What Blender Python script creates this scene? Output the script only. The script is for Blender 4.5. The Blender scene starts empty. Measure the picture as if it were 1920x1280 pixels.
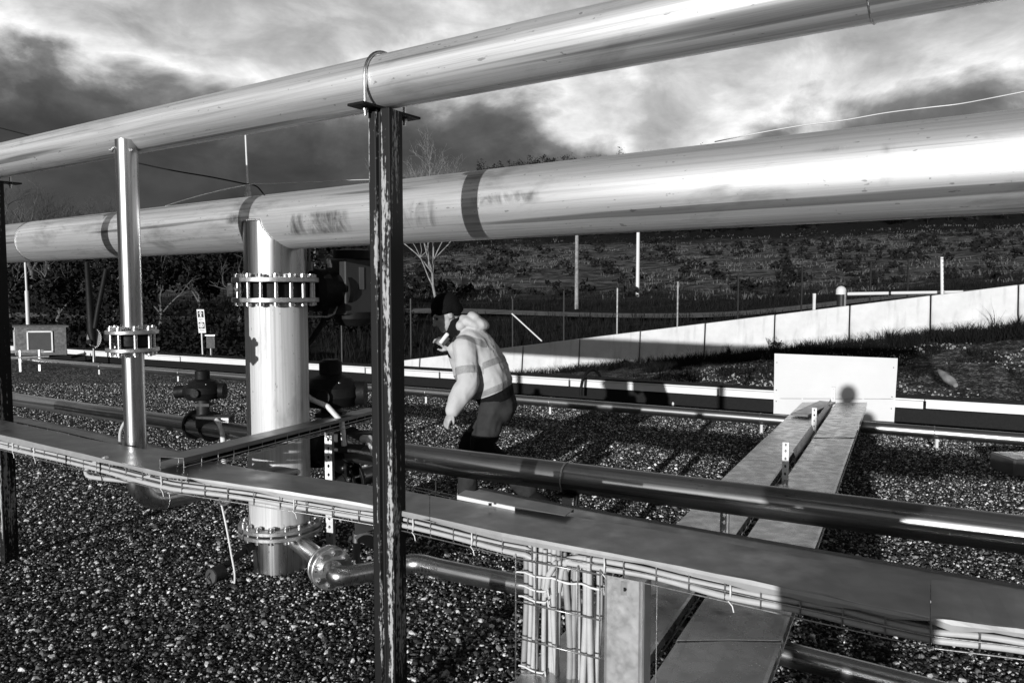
import bpy, bmesh, math, random
import numpy as np
from mathutils import Vector, Matrix, Quaternion, noise as mnoise
R = math.radians
random.seed(7); rng = np.random.default_rng(7)
scene = bpy.context.scene
COL = scene.collection

# ------------------------------------------------------------------ camera
CAM_H, FPX, PITCH = 1.55, 1440.0, math.atan(92/1440)
cd = bpy.data.cameras.new('camera'); cam = bpy.data.objects.new('camera', cd); COL.objects.link(cam)
cam.location = (0, 0, CAM_H); cam.rotation_euler = (R(90)-PITCH, 0, 0)
cd.sensor_width = 36; cd.sensor_fit = 'HORIZONTAL'; cd.lens = 27.0
cd.clip_start = 0.05; cd.clip_end = 2000
scene.camera = cam
# ------------------------------------------------------------------ exposure
vs = scene.view_settings
vs.view_transform = 'Standard'; vs.look = 'None'; vs.gamma = 1; vs.use_curve_mapping = False
vs.exposure = 0.0
# ------------------------------------------------------------------ sky and sun
SUN_AZ, SUN_EL = R(23.7), R(7.8)            # azimuth that the light travels towards, right of +Y
travel = Vector((math.sin(SUN_AZ)*math.cos(SUN_EL), math.cos(SUN_AZ)*math.cos(SUN_EL), -math.sin(SUN_EL)))
sl = bpy.data.lights.new('sun', 'SUN'); so = bpy.data.objects.new('sun', sl); COL.objects.link(so)
sl.energy = 5.0; sl.angle = R(0.5); sl.color = (1, 1, 1)
so.rotation_euler = travel.to_track_quat('-Z', 'Y').to_euler(); so.location = (-3, -8, 6)

w = bpy.data.worlds.new('World'); scene.world = w; w.use_nodes = True
nt = w.node_tree; nt.nodes.clear()
def N(t, typ, **kw):
    n = t.nodes.new(typ)
    for k, v in kw.items():
        if k == 'inp':
            for a, b in v.items(): n.inputs[a].default_value = b
        else: setattr(n, k, v)
    return n
def L(t, a, b): t.links.new(a, b)
def math_n(t, op, a, b=None, c=None, clamp=False):
    n = t.nodes.new('ShaderNodeMath'); n.operation = op; n.use_clamp = clamp
    for i, x in enumerate((a, b, c)):
        if x is None: continue
        if hasattr(x, 'is_linked'): t.links.new(x, n.inputs[i])
        else: n.inputs[i].default_value = x
    return n.outputs[0]
def ramp(t, fac, stops, interp='LINEAR'):
    n = t.nodes.new('ShaderNodeValToRGB'); cr = n.color_ramp; cr.interpolation = interp
    while len(cr.elements) < len(stops): cr.elements.new(0.5)
    for e, (p, c) in zip(cr.elements, stops):
        e.position = p; e.color = (c, c, c, 1) if not isinstance(c, tuple) else c
    if fac is not None: t.links.new(fac, n.inputs[0])
    return n.outputs[0]
def noise(t, vec, scale, detail=4, rough=.55, dist=0.0, lac=2.0):
    n = N(t, 'ShaderNodeTexNoise', inp={'Scale': scale, 'Detail': detail, 'Roughness': rough, 'Distortion': dist, 'Lacunarity': lac})
    if vec is not None: t.links.new(vec, n.inputs['Vector'])
    return n.outputs['Fac']
def mapping(t, vec, scale=(1,1,1), loc=(0,0,0), rot=(0,0,0)):
    n = N(t, 'ShaderNodeMapping', inp={'Scale': scale, 'Location': loc, 'Rotation': rot}); t.links.new(vec, n.inputs[0])
    return n.outputs[0]
def mixf(t, fac, a, b, typ='MIX'):
    n = t.nodes.new('ShaderNodeMix'); n.data_type = 'RGBA'; n.blend_type = typ
    for i, x in ((0, fac), (6, a), (7, b)):
        if hasattr(x, 'is_linked'): t.links.new(x, n.inputs[i])
        else: n.inputs[i].default_value = x if i == 0 else ((x, x, x, 1) if not isinstance(x, tuple) else x)
    return n.outputs[2]

SKY_STRENGTH = 0.10
out = N(nt, 'ShaderNodeOutputWorld'); bg = N(nt, 'ShaderNodeBackground', inp={'Strength': SKY_STRENGTH})
L(nt, bg.outputs[0], out.inputs[0])
sky = N(nt, 'ShaderNodeTexSky', sky_type='NISHITA', sun_disc=False, sun_elevation=SUN_EL,
        sun_rotation=math.atan2(-math.sin(SUN_AZ), -math.cos(SUN_AZ)))
bw = N(nt, 'ShaderNodeRGBToBW'); L(nt, sky.outputs[0], bw.inputs[0])
tc = N(nt, 'ShaderNodeTexCoord'); sep = N(nt, 'ShaderNodeSeparateXYZ'); L(nt, tc.outputs['Generated'], sep.inputs[0])
big = noise(nt, mapping(nt, tc.outputs['Generated'], (1, 1, 1.7), (8.8, 4.1, .6)), 3.2, 4, .5, .2)
puff = noise(nt, mapping(nt, tc.outputs['Generated'], (1, 1, 1.6), (7.1, 2.9, .1)), 5.5, 9, .60, .35)
fine = noise(nt, mapping(nt, tc.outputs['Generated'], (1, 1, 2.0), (7.4, 2.2, 5.2)), 9.0, 8, .62, .4)
# elevation of the cloud banks: dark stratus low down, bright cumulus tops above it, thin veil higher up
elw = math_n(nt, 'ADD', sep.outputs[2], math_n(nt, 'ADD', math_n(nt, 'MULTIPLY_ADD', big, 0.40, -0.20), math_n(nt, 'MULTIPLY_ADD', puff, 0.22, -0.11)))
elw = math_n(nt, 'MULTIPLY_ADD', sep.outputs[0], .085, math_n(nt, 'ADD', elw, .018))
base = ramp(nt, elw, [(0.0, .38), (.08, .38), (.15, .60), (.19, 1.1), (.215, 2.2), (.235, 5.0), (.262, 9.5), (.29, 7.6), (.325, 5.4), (.39, 4.6), (.46, 2.4), (.58, .9), (1.0, .6)])
tex = ramp(nt, fine, [(.28, .68), (.5, 1.0), (.70, 1.4)])
cloud = mixf(nt, 1.0, base, tex, 'MULTIPLY')
cov = ramp(nt, big, [(.30, .82), (.5, 1.0)])
skycol = mixf(nt, cov, bw.outputs[0], cloud)
L(nt, skycol, bg.inputs[0])

# ------------------------------------------------------------------ pixel -> place
def ray(px, py):
    u = (px-960)/FPX; v = (640-py)/FPX; c, s = math.cos(PITCH), math.sin(PITCH)
    return Vector((u, c+v*s, v*c-s))
CAMP = Vector((0, 0, CAM_H))
def at_z(px, py, z): r = ray(px, py); return CAMP + r*((z-CAM_H)/r.z)
def at_y(px, py, y): r = ray(px, py); return CAMP + r*(y/r.y)

# ------------------------------------------------------------------ materials (the photograph is black and white)
def g(c): return (c, c, c, 1)
MATS = {}
def newmat(name):
    m = bpy.data.materials.new(name); m.use_nodes = True; t = m.node_tree; t.nodes.clear()
    o = N(t, 'ShaderNodeOutputMaterial'); p = N(t, 'ShaderNodeBsdfPrincipled'); L(t, p.outputs[0], o.inputs[0])
    MATS[name] = m; return m, t, p
def bump(t, p, h, strength=.3, dist=.01):
    b = N(t, 'ShaderNodeBump', inp={'Strength': strength, 'Distance': dist}); L(t, h, b.inputs['Height']); L(t, b.outputs[0], p.inputs['Normal'])
def objc(t): return N(t, 'ShaderNodeTexCoord').outputs['Object']
def plain(name, col, rough=.6, metal=0, var=.25, scale=14, spec=.5, bmp=.0):
    m, t, p = newmat(name); c = objc(t)
    n = noise(t, c, scale, 5, .6)
    L(t, ramp(t, n, [(.25, col*(1-var)), (.75, col*(1+var))]), p.inputs['Base Color'])
    n2 = noise(t, c, scale*3.3, 3)
    L(t, ramp(t, n2, [(.3, max(.02, rough-.1)), (.7, min(1, rough+.1))]), p.inputs['Roughness'])
    p.inputs['Metallic'].default_value = metal; p.inputs['Specular IOR Level'].default_value = spec
    if bmp: bump(t, p, noise(t, c, scale*6, 4), bmp, .004)
    return m
def steel(name, col, rough, metal=1.0, streak=.35, dirt=.4, lines=True):
    """brushed pipe: grain, scratches and smears run along the local Z axis"""
    m, t, p = newmat(name); c = objc(t)
    s1 = noise(t, mapping(t, c, (60, 60, .9)), 1, 5, .65)
    s2 = noise(t, mapping(t, c, (16, 16, .25)), 1, 3, .5)
    blot = noise(t, mapping(t, c, (5, 5, 1.7)), 1, 6, .65, .4)
    col0 = ramp(t, s1, [(.3, col*(1-streak)), (.62, col*(1+streak*.5))])
    ln = ramp(t, s2, [(.37, .30), (.41, 1.0)]) if lines else ramp(t, s2, [(.2, .9), (.8, 1)])
    col1 = mixf(t, .8, col0, ln, 'MULTIPLY')
    dk = ramp(t, blot, [(.28, 1-dirt), (.45, 1.0)])
    col2 = mixf(t, 1.0, col1, dk, 'MULTIPLY')
    spots = ramp(t, noise(t, mapping(t, c, (70, 70, 30)), 1, 2, .5), [(.26, .35), (.30, 1.0)])
    col3 = mixf(t, .7, col2, spots, 'MULTIPLY')
    L(t, col3, p.inputs['Base Color'])
    L(t, ramp(t, s1, [(.3, rough+.12), (.7, max(.05, rough-.05))]), p.inputs['Roughness'])
    p.inputs['Metallic'].default_value = metal
    bump(t, p, s1, .12, .002)
    return m
steel('steel_a', .80, .46, .80, .45)
steel('steel_b', .80, .44, .82, .42, .5)
steel('steel_riser', .52, .55, .25, .25, .45, lines=False)
steel('steel_pol', .55, .26, 1.0, .2, .25, False)
steel('steel_dark', .24, .30, .9, .4, .4)
steel('steel_left', .36, .34, .9, .3, .4)
steel('steel_end', .60, .44, .82, .4, .4)
plain('galv', .42, .42, .75, .22, 9)
plain('galv_dull', .20, .38, .8, .07, 3)
plain('lip_sun_tone', .36, .45, .35, .10, 8)  # lighter copy of the tray metal: sun on the lip put into its colour
plain('tray_sheet', .42, .27, .85, .22, 4)
plain('flange_steel', .42, .42, .85, .3, 40)
plain('bolt_steel', .58, .32, 1, .2, 60)
plain('weld', .45, .35, 1, .5, 160, bmp=.6)
plain('black_iron', .006, .6, 0, .4, 20, .2)
plain('dark_body', .016, .5, 0, .3, 12, .3)
plain('grey_box', .032, .5, 0, .2, 6, .3)
plain('rubber', .007, .7, 0, .3, 30, .15)
plain('cable_grey', .27, .5, 0, .12, 20, .4)
plain('cable', .40, .5, 0, .10, 20, .4)
plain('white_tube', .6, .4, 0, .06, 20)
plain('tie_white', .6, .45, 0, .08, 30)
plain('wire', .38, .35, .9, .3, 60)
plain('white_paint', .58, .5, 0, .05, 6)
plain('panel_white', .58, .5, .0, .05, 2.2)
plain('old_wood', .14, .8, 0, .4, 12, bmp=.5)
plain('bark', .10, .9, 0, .5, 10, .2)
plain('bark_pale', .22, .85, 0, .6, 6, .2)
plain('leaf_dark', .010, .8, 0, .6, 2.5, .15)
plain('leaf_mid', .05, .8, 0, .6, 1.5, .15)
plain('grass_dark', .009, .85, 0, .6, 1.2, .1)
plain('grass_dry', .085, .85, 0, .5, .9, .1)
plain('skin', .34, .5, 0, .15, 30, .4)
plain('beanie', .006, .95, 0, .4, 150, .1, .4)
plain('cloth_light', .44, .9, 0, .10, 7, .1, .25)
plain('cloth_band', .25, .6, 0, .2, 90, .4, .2)
plain('cloth_trouser', .032, .9, 0, .35, 9, .1, .25)
plain('cloth_black', .008, .95, 0, .3, 40, .1)
plain('eye', .03, .2, 0, .1, 10)
def post_mat():
    m, t, p = newmat('post_paint'); c = objc(t)
    st = noise(t, mapping(t, c, (26, 26, 1.1)), 1, 6, .68, .15)
    sp = noise(t, mapping(t, c, (110, 110, 45)), 1, 3, .6)
    k = math_n(t, 'ADD', math_n(t, 'MULTIPLY', st, .8), math_n(t, 'MULTIPLY', sp, .24))
    f = ramp(t, k, [(.565, 0), (.60, 1)])
    L(t, mixf(t, f, .007, .34), p.inputs['Base Color'])
    L(t, ramp(t, f, [(0, .6), (1, .8)]), p.inputs['Roughness']); p.inputs['Specular IOR Level'].default_value = .2
    bump(t, p, f, .4, .002)
post_mat()
def concrete_mat():
    m, t, p = newmat('concrete'); c = objc(t)
    n = noise(t, c, 3, 6, .65); n2 = noise(t, mapping(t, c, (6, 6, .8)), 1, 5, .6)
    col = ramp(t, n, [(.25, .46), (.7, .60)])
    st = ramp(t, n2, [(.30, .78), (.5, 1)])
    s5 = N(t, 'ShaderNodeSeparateXYZ'); L(t, c, s5.inputs[0])
    dirt = ramp(t, math_n(t, 'ADD', s5.outputs[2], math_n(t, 'MULTIPLY_ADD', n2, .9, -.45)), [(.0, .45), (.28, .95), (.5, 1)])
    L(t, mixf(t, 1, mixf(t, 1, col, st, 'MULTIPLY'), dirt, 'MULTIPLY'), p.inputs['Base Color']); p.inputs['Roughness'].default_value = .85
    bump(t, p, noise(t, c, 40, 4), .25, .004)
concrete_mat()
def gravel_mats():
    m, t, p = newmat('gravel_stone')
    oi = N(t, 'ShaderNodeObjectInfo')
    col = ramp(t, oi.outputs['Random'], [(0, .009), (.42, .032), (.72, .12), (.89, .38), (1, .82)])
    n = noise(t, objc(t), 3, 3)
    L(t, mixf(t, 1, col, ramp(t, n, [(.3, .7), (.7, 1.25)]), 'MULTIPLY'), p.inputs['Base Color'])
    p.inputs['Roughness'].default_value = .85; p.inputs['Specular IOR Level'].default_value = .2
    m, t, p = newmat('gravel_bed'); c = objc(t)
    v = N(t, 'ShaderNodeTexVoronoi', inp={'Scale': 42.0, 'Randomness': 1.0}); L(t, c, v.inputs['Vector'])
    cellr = N(t, 'ShaderNodeSeparateColor'); L(t, v.outputs['Color'], cellr.inputs[0])
    col = ramp(t, cellr.outputs[0], [(0, .010), (.45, .03), (.74, .10), (.90, .32), (1, .7)])
    L(t, col, p.inputs['Base Color']); p.inputs['Roughness'].default_value = .8; p.inputs['Specular IOR Level'].default_value = .15
    h = math_n(t, 'ADD', math_n(t, 'MULTIPLY', v.outputs['Distance'], -1.2), cellr.outputs[1])
    bump(t, p, h, 1.0, .03)
gravel_mats()
def ground_mat():
    m, t, p = newmat('hill_ground'); c = objc(t)
    s3 = N(t, 'ShaderNodeSeparateXYZ'); L(t, c, s3.inputs[0])
    big = noise(t, c, .06, 5, .6); mid = noise(t, mapping(t, c, (.55, .9, 1)), 1, 6, .68); fin = noise(t, c, 5, 5, .7)
    fin2 = noise(t, c, 26, 6, .72)
    near = ramp(t, math_n(t, 'ADD', math_n(t, 'MULTIPLY', fin2, .65), math_n(t, 'MULTIPLY', fin, .4)), [(.42, .008), (.54, .05), (.62, .30), (.72, .5)])
    field = ramp(t, mid, [(.36, .012), (.47, .05), (.6, .15), (.75, .24)])
    fy = math_n(t, 'ADD', s3.outputs[1], math_n(t, 'MULTIPLY_ADD', big, 24, -12))
    f1 = ramp(t, math_n(t, 'DIVIDE', fy, 160), [(.30, 0), (.345, 1), (.70, 1), (.76, 0)])
    scrub = ramp(t, fin, [(.3, .004), (.7, .014)])
    f0 = ramp(t, math_n(t, 'DIVIDE', s3.outputs[1], 160), [(.10, 0), (.135, 1)])
    col = mixf(t, f1, mixf(t, f0, near, scrub), field)
    L(t, col, p.inputs['Base Color']); p.inputs['Roughness'].default_value = .95; p.inputs['Specular IOR Level'].default_value = .1
    bump(t, p, math_n(t, 'ADD', math_n(t, 'ADD', fin, math_n(t, 'MULTIPLY', fin2, .35)), mid), .9, .12)
    m, t, p = newmat('track_dirt'); c = objc(t)
    L(t, ramp(t, noise(t, c, 1.3, 6, .7), [(.3, .04), (.7, .16)]), p.inputs['Base Color']); p.inputs['Roughness'].default_value = .9
ground_mat()

# ------------------------------------------------------------------ mesh helpers
class MB:
    def __init__(s): s.v = []; s.f = []; s.s = []
    def add(s, vs, fs, smooth=False, M=None):
        b = len(s.v)
        s.v += [tuple(M @ Vector(v)) if M is not None else tuple(v) for v in vs]
        s.f += [tuple(i+b for i in f) for f in fs]; s.s += [smooth]*len(fs)
        return s
    def box(s, c, d, M=None):
        x, y, z = [a/2 for a in d]
        vs = [(c[0]+i*x, c[1]+j*y, c[2]+k*z) for k in (-1, 1) for j in (-1, 1) for i in (-1, 1)]
        return s.add(vs, [(0,2,3,1), (4,5,7,6), (0,1,5,4), (2,6,7,3), (0,4,6,2), (1,3,7,5)], False, M)
    def lathe(s, prof, n=32, M=None, smooth_profile=False, cap=True):
        if smooth_profile:
            vs = [(r*math.cos(2*math.pi*i/n), r*math.sin(2*math.pi*i/n), z) for r, z in prof for i in range(n)]
            fs = [(a*n+i, a*n+(i+1) % n, (a+1)*n+(i+1) % n, (a+1)*n+i) for a in range(len(prof)-1) for i in range(n)]
            s.add(vs, fs, True, M)
        else:
            for (r0, z0), (r1, z1) in zip(prof[:-1], prof[1:]):
                vs = [(r*math.cos(2*math.pi*i/n), r*math.sin(2*math.pi*i/n), z) for r, z in ((r0, z0), (r1, z1)) for i in range(n)]
                s.add(vs, [(i, (i+1) % n, n+(i+1) % n, n+i) for i in range(n)], True, M)
        if cap:
            for (r, z), fl in ((prof[0], True), (prof[-1], False)):
                if r > 1e-5:
                    vs = [(r*math.cos(2*math.pi*i/n), r*math.sin(2*math.pi*i/n), z) for i in range(n)]
                    f = tuple(range(n)); s.add(vs, [f[::-1] if fl else f], False, M)
        return s
    def cyl(s, p0, p1, r, n=16, r1=None, cap=True):
        p0, p1 = Vector(p0), Vector(p1); d = p1-p0
        M = Matrix.Translation(p0) @ d.to_track_quat('Z', 'Y').to_matrix().to_4x4()
        return s.lathe([(r, 0), (r if r1 is None else r1, d.length)], n, M, cap=cap)
    def tube(s, pts, r, n=10, cap=True, closed=False):
        pts = [Vector(p) for p in pts]; m = len(pts); rs = r if isinstance(r, (list, tuple)) else [r]*m
        vs = []; up = None
        for i, p in enumerate(pts):
            if closed: t = pts[(i+1) % m]-pts[i-1]
            else: t = pts[min(i+1, m-1)]-pts[max(i-1, 0)]
            t.normalize()
            if up is None: up = t.orthogonal().normalized()
            up = (up - t*up.dot(t)); up = up.normalized() if up.length > 1e-6 else t.orthogonal().normalized()
            b = t.cross(up)
            vs += [tuple(p+(up*math.cos(2*math.pi*k/n)+b*math.sin(2*math.pi*k/n))*rs[i]) for k in range(n)]
        fs = [(a*n+k, a*n+(k+1) % n, ((a+1) % m)*n+(k+1) % n, ((a+1) % m)*n+k) for a in range(m if closed else m-1) for k in range(n)]
        s.add(vs, fs, True)
        if cap and not closed:
            s.add(vs[:n], [tuple(range(n))[::-1]]); s.add(vs[-n:], [tuple(range(n))])
        return s
    def mesh(s, name):
        me = bpy.data.meshes.new(name); me.from_pydata(s.v, [], s.f); me.update()
        me.polygons.foreach_set('use_smooth', s.s); me.update()
        return me
def arc(c, a, b, R0, n, a0=0.0, a1=math.pi/2):
    return [Vector(c)+(Vector(a)*math.cos(a0+(a1-a0)*i/n)+Vector(b)*math.sin(a0+(a1-a0)*i/n))*R0 for i in range(n+1)]
def wloc(o):
    p = Vector((0, 0, 0))
    while o is not None: p += o.location; o = o.parent
    return p
def tag(o, label=None, cat=None, group=None, kind=None):
    if label: o['label'] = label
    if cat: o['category'] = cat
    if group: o['group'] = group
    if kind: o['kind'] = kind
    return o
def empty(name, loc, label, cat, group=None):
    o = bpy.data.objects.new(name, None); COL.objects.link(o); o.location = loc; o.empty_display_size = .1
    return tag(o, label, cat, group)
def link(name, me, mat, parent=None):
    o = bpy.data.objects.new(name, me); COL.objects.link(o)
    if mat and not me.materials: me.materials.append(MATS[mat])
    if parent is not None: o.parent = parent
    return o
def build(name, mb, mat, parent=None, origin=None):
    """mesh given in world coordinates; origin = world position of the object's own origin (default: parent's place)"""
    pw = wloc(parent) if parent is not None else Vector((0, 0, 0))
    ow = Vector(origin) if origin is not None else pw
    mb.v = [(x-ow.x, y-ow.y, z-ow.z) for x, y, z in mb.v]
    o = link(name, mb.mesh(name), mat, parent); o.location = ow-pw
    return o
def oriented(name, me, mat, p, axis, parent=None, roll=0):
    """object whose mesh is modelled along local Z, standing at world p along axis (only for parts without sub-parts)"""
    o = link(name, me, mat, parent); pw = wloc(parent) if parent is not None else Vector((0, 0, 0))
    o.location = Vector(p)-pw; o.rotation_mode = 'QUATERNION'
    o.rotation_quaternion = Vector(axis).to_track_quat('Z', 'Y') @ Quaternion((0, 0, 1), roll)
    return o
def pipe(name, p0, p1, r, mat, parent=None, n=48, roll=0):
    p0, p1 = Vector(p0), Vector(p1); ln = (p1-p0).length
    k = max(1, int(ln/.6)); prof = [(r, ln*i/k) for i in range(k+1)]
    mb = MB(); mb.lathe(prof, n, smooth_profile=True)
    return oriented(name, mb.mesh(name), mat, p0, p1-p0, parent, roll)
def ring_bead(name, c, axis, r, rb, mat, parent, n=40):
    q = Vector(axis).to_track_quat('Z', 'Y'); a, b = q @ Vector((1, 0, 0)), q @ Vector((0, 1, 0))
    pts = [Vector(c)+(a*math.cos(2*math.pi*i/n)+b*math.sin(2*math.pi*i/n))*r for i in range(n)]
    return build(name, MB().tube(pts, rb, 6, closed=True), mat, parent)
def flange_mesh(R0, r, th, n=48):
    b = min(.003, th*.2)
    return MB().lathe([(r, 0), (R0-b, 0), (R0, b), (R0, th-b), (R0-b, th), (r, th)], n, cap=False).mesh('flange')
def stud_mesh(L0, r, nut=1.75):
    mb = MB(); mb.lathe([(r, -.02), (r, L0+.02)], 8)
    for z in (-r*1.5, L0): mb.lathe([(r*nut, z), (r*nut, z+r*1.5)], 6)
    return mb.mesh('stud_bolt')
def flange_pair(parent, c, axis, R0, rin, th, gap, nb, rb, bolt_r, phase=0, mat='flange_steel'):
    """two flanges, gap apart, centred on c, with stud bolts through both"""
    axis = Vector(axis).normalized(); c = Vector(c); fm = flange_mesh(R0, rin, th)
    f0 = c - axis*(gap/2+th); f1 = c + axis*(gap/2)
    a = oriented('flange', fm, mat, f0, axis, parent); b = oriented('flange', fm, mat, f1, axis, parent)
    sm = stud_mesh(gap+2*th, bolt_r); q = axis.to_track_quat('Z', 'Y')
    for i in range(nb):
        t = 2*math.pi*(i+.5)/nb+phase
        oriented('stud_bolt', sm, 'bolt_steel', f0+q @ Vector((R0*rb*math.cos(t), R0*rb*math.sin(t), 0)), axis, parent, random.random())
    return f0, f1

# ------------------------------------------------------------------ terrain
HP, HD = Vector((0, 11.33, 0)), Vector((.878, -.478, 0)).normalized()      # line of the low kerb at the edge of the gravel
HN = Vector((-HD.y, HD.x, 0))
WP, WD = Vector((.25, 18.0, 0)), Vector((9.05, -4.0, 0)).normalized()       # line of the concrete barriers
WN = Vector((-WD.y, WD.x, 0)); WLEN = 9.9
def wall_top(t): return .30+1.40*t
def sstep(a, b, x): t = np.clip((x-a)/(b-a), 0, 1); return t*t*(3-2*t)
def gz(x, y):
    x = np.asarray(x, float); y = np.asarray(y, float)
    qh = (x-HP.x)*HN.x+(y-HP.y)*HN.y; qw = (x-WP.x)*WN.x+(y-WP.y)*WN.y
    t = ((x-WP.x)*WD.x+(y-WP.y)*WD.y)/WLEN
    base = .30+1.40*np.clip(t, -.6, 1.5)-.74
    s = np.clip(qh/np.maximum(qh-qw, .01), 0, 1)
    bank = -.03+(base+.03)*(.25*s+.75*sstep(0, 1, s))
    yy = np.maximum(y, 1.0); u = x/yy
    hill = np.interp(yy, [0, 18, 25, 40, 55, 85, 120, 150, 190, 230, 260, 400, 900], [-.3, -.2, 0, .5, 1.5, 4.8, 9.0, 13.5, 25, 36.5, 39, 35, 18])
    fac = np.interp(u, [-.8, -.6, -.45, -.3, -.2, -.1, 0, .2, .7], [.25, .28, .36, .50, .66, .86, 1.0, 1.05, 1.2])
    hill = np.where(hill > 1.0, 1.0+(hill-1.0)*fac, hill) + 1.2*sstep(.25, .7, u)*sstep(16, 40, yy)
    k = np.exp(-np.maximum(qw, 0)/5.0)
    far = base*k+hill*(1-k)
    z = np.where(qh < 0, -.03, np.where(qw < 0, bank, far))
    side = sstep(-1.2, -.9, u)                         # keep the ground plain outside the field of view
    z = np.where(y < 4, -.03, z)
    return z
def gzf(x, y): return float(gz(x, y))
def sinh_axis(a, n, k):
    t = np.linspace(-1, 1, n); return a*np.sinh(k*t)/np.sinh(k)
xs = sinh_axis(420, 210, 4.6)
ys = np.concatenate([np.linspace(-120, -4, 12), np.linspace(-2, 40, 120), 40+np.cumsum(np.linspace(.4, 11, 92))])
X, Y = np.meshgrid(xs, ys)
Z = gz(X, Y)
bumpz = np.array([mnoise.fractal(Vector((a*.35, b*.35, 0)), .9, 2, 4) for a, b in zip(X.ravel(), Y.ravel())]).reshape(X.shape)
qh = (X-HP.x)*HN.x+(Y-HP.y)*HN.y
Z = Z + bumpz*.10*sstep(.3, 3, qh)*(1+sstep(30, 120, Y)*4)
nx, ny = len(xs), len(ys)
me = bpy.data.meshes.new('ground')
idx = np.arange(nx*ny).reshape(ny, nx)
quads = np.stack([idx[:-1, :-1], idx[:-1, 1:], idx[1:, 1:], idx[1:, :-1]], -1).reshape(-1, 4)
me.from_pydata(np.stack([X, Y, Z], -1).reshape(-1, 3).tolist(), [], quads.tolist()); me.update()
me.polygons.foreach_set('use_smooth', [True]*len(me.polygons))
tag(link('ground', me, 'hill_ground'), 'dark earth and pale grassy hillside rising behind the gravel yard', None, kind='structure')

# gravel bed: sheet up to the kerb line
def hline_y(x): return HP.y+(x-HP.x)*HD.y/HD.x
mb = MB(); mb.add([(-24, -40, .0), (26, -40, .0), (26, hline_y(26)-.02, 0), (-24, hline_y(-24)-.02, 0)], [(0, 1, 2, 3)])
tag(build('gravel_bed', mb, 'gravel_bed'), 'dark gravel yard surface under the pipes', None, kind='structure')
# loose stones on it
mb = MB()
rows = np.linspace(1.2, 13.0, 40)
vs = []
for y in rows:
    hw = .80*y+1.0
    for x in np.linspace(-hw, hw, 30): vs.append((x, min(y, hline_y(x)-.1), .004))
fs = [(r*30+c, r*30+c+1, (r+1)*30+c+1, (r+1)*30+c) for r in range(len(rows)-1) for c in range(29)]
fs = [f for f in fs if all(vs[i][1] <= hline_y(vs[i][0])-.05 for i in f) and abs(vs[f[0]][1]-vs[f[3]][1]) > .01]
mb.add(vs, fs)
stones = build('gravel', mb, 'gravel_stone'); tag(stones, 'loose dark and pale gravel stones covering the yard', 'gravel', kind='stuff')
ng = bpy.data.node_groups.new('scatter_stones', 'GeometryNodeTree')
ng.interface.new_socket('Geometry', in_out='INPUT', socket_type='NodeSocketGeometry')
ng.interface.new_socket('Geometry', in_out='OUTPUT', socket_type='NodeSocketGeometry')
gi = ng.nodes.new('NodeGroupInput'); go = ng.nodes.new('NodeGroupOutput')
pos = ng.nodes.new('GeometryNodeInputPosition'); sx = ng.nodes.new('ShaderNodeSeparateXYZ'); L(ng, pos.outputs[0], sx.inputs[0])
mr = ng.nodes.new('ShaderNodeMapRange')
for k, v in (('From Min', 3.0), ('From Max', 10.0), ('To Min', 4600.0), ('To Max', 2000.0)): mr.inputs[k].default_value = v
L(ng, sx.outputs[1], mr.inputs['Value'])
dp = ng.nodes.new('GeometryNodeDistributePointsOnFaces'); dp.inputs['Seed'].default_value = 3
L(ng, gi.outputs[0], dp.inputs['Mesh']); L(ng, mr.outputs[0], dp.inputs['Density'])
ico = ng.nodes.new('GeometryNodeMeshIcoSphere'); ico.inputs['Radius'].default_value = 1.0; ico.inputs['Subdivisions'].default_value = 1
sp = ng.nodes.new('GeometryNodeSetPosition'); L(ng, ico.outputs[0], sp.inputs['Geometry'])
nz = ng.nodes.new('ShaderNodeTexNoise'); nz.inputs['Scale'].default_value = 1.1; L(ng, pos.outputs[0], nz.inputs['Vector'])
vm = ng.nodes.new('ShaderNodeVectorMath'); vm.operation = 'MULTIPLY_ADD'
L(ng, nz.outputs['Color'], vm.inputs[0]); vm.inputs[1].default_value = (.9, .9, .9); vm.inputs[2].default_value = (-.45, -.45, -.45)
L(ng, vm.outputs[0], sp.inputs['Offset'])
sm = ng.nodes.new('GeometryNodeSetMaterial'); sm.inputs['Material'].default_value = MATS['gravel_stone']; L(ng, sp.outputs[0], sm.inputs['Geometry'])
rs = ng.nodes.new('FunctionNodeRandomValue'); rs.data_type = 'FLOAT_VECTOR'
rs.inputs[0].default_value = (.0045, .0040, .0034); rs.inputs[1].default_value = (.0112, .0095, .0088)
rr = ng.nodes.new('FunctionNodeRandomValue'); rr.data_type = 'FLOAT_VECTOR'
rr.inputs[0].default_value = (-.7, -.7, 0); rr.inputs[1].default_value = (.7, .7, 6.28); rr.inputs['Seed'].default_value = 5
big1 = ng.nodes.new('FunctionNodeRandomValue'); big1.data_type = 'FLOAT'; big1.inputs[2].default_value = 0; big1.inputs[3].default_value = 1; big1.inputs['Seed'].default_value = 9
pw = ng.nodes.new('ShaderNodeMath'); pw.operation = 'POWER'; L(ng, big1.outputs[1], pw.inputs[0]); pw.inputs[1].default_value = 14
ad = ng.nodes.new('ShaderNodeMath'); ad.operation = 'MULTIPLY_ADD'; L(ng, pw.outputs[0], ad.inputs[0]); ad.inputs[1].default_value = 1.6; ad.inputs[2].default_value = .85
sc = ng.nodes.new('ShaderNodeVectorMath'); sc.operation = 'SCALE'; L(ng, rs.outputs[0], sc.inputs[0]); L(ng, ad.outputs[0], sc.inputs['Scale'])
ip = ng.nodes.new('GeometryNodeInstanceOnPoints')
L(ng, dp.outputs['Points'], ip.inputs['Points']); L(ng, sm.outputs[0], ip.inputs['Instance'])
L(ng, sc.outputs[0], ip.inputs['Scale']); L(ng, rr.outputs[0], ip.inputs['Rotation'])
L(ng, ip.outputs[0], go.inputs[0])
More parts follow.
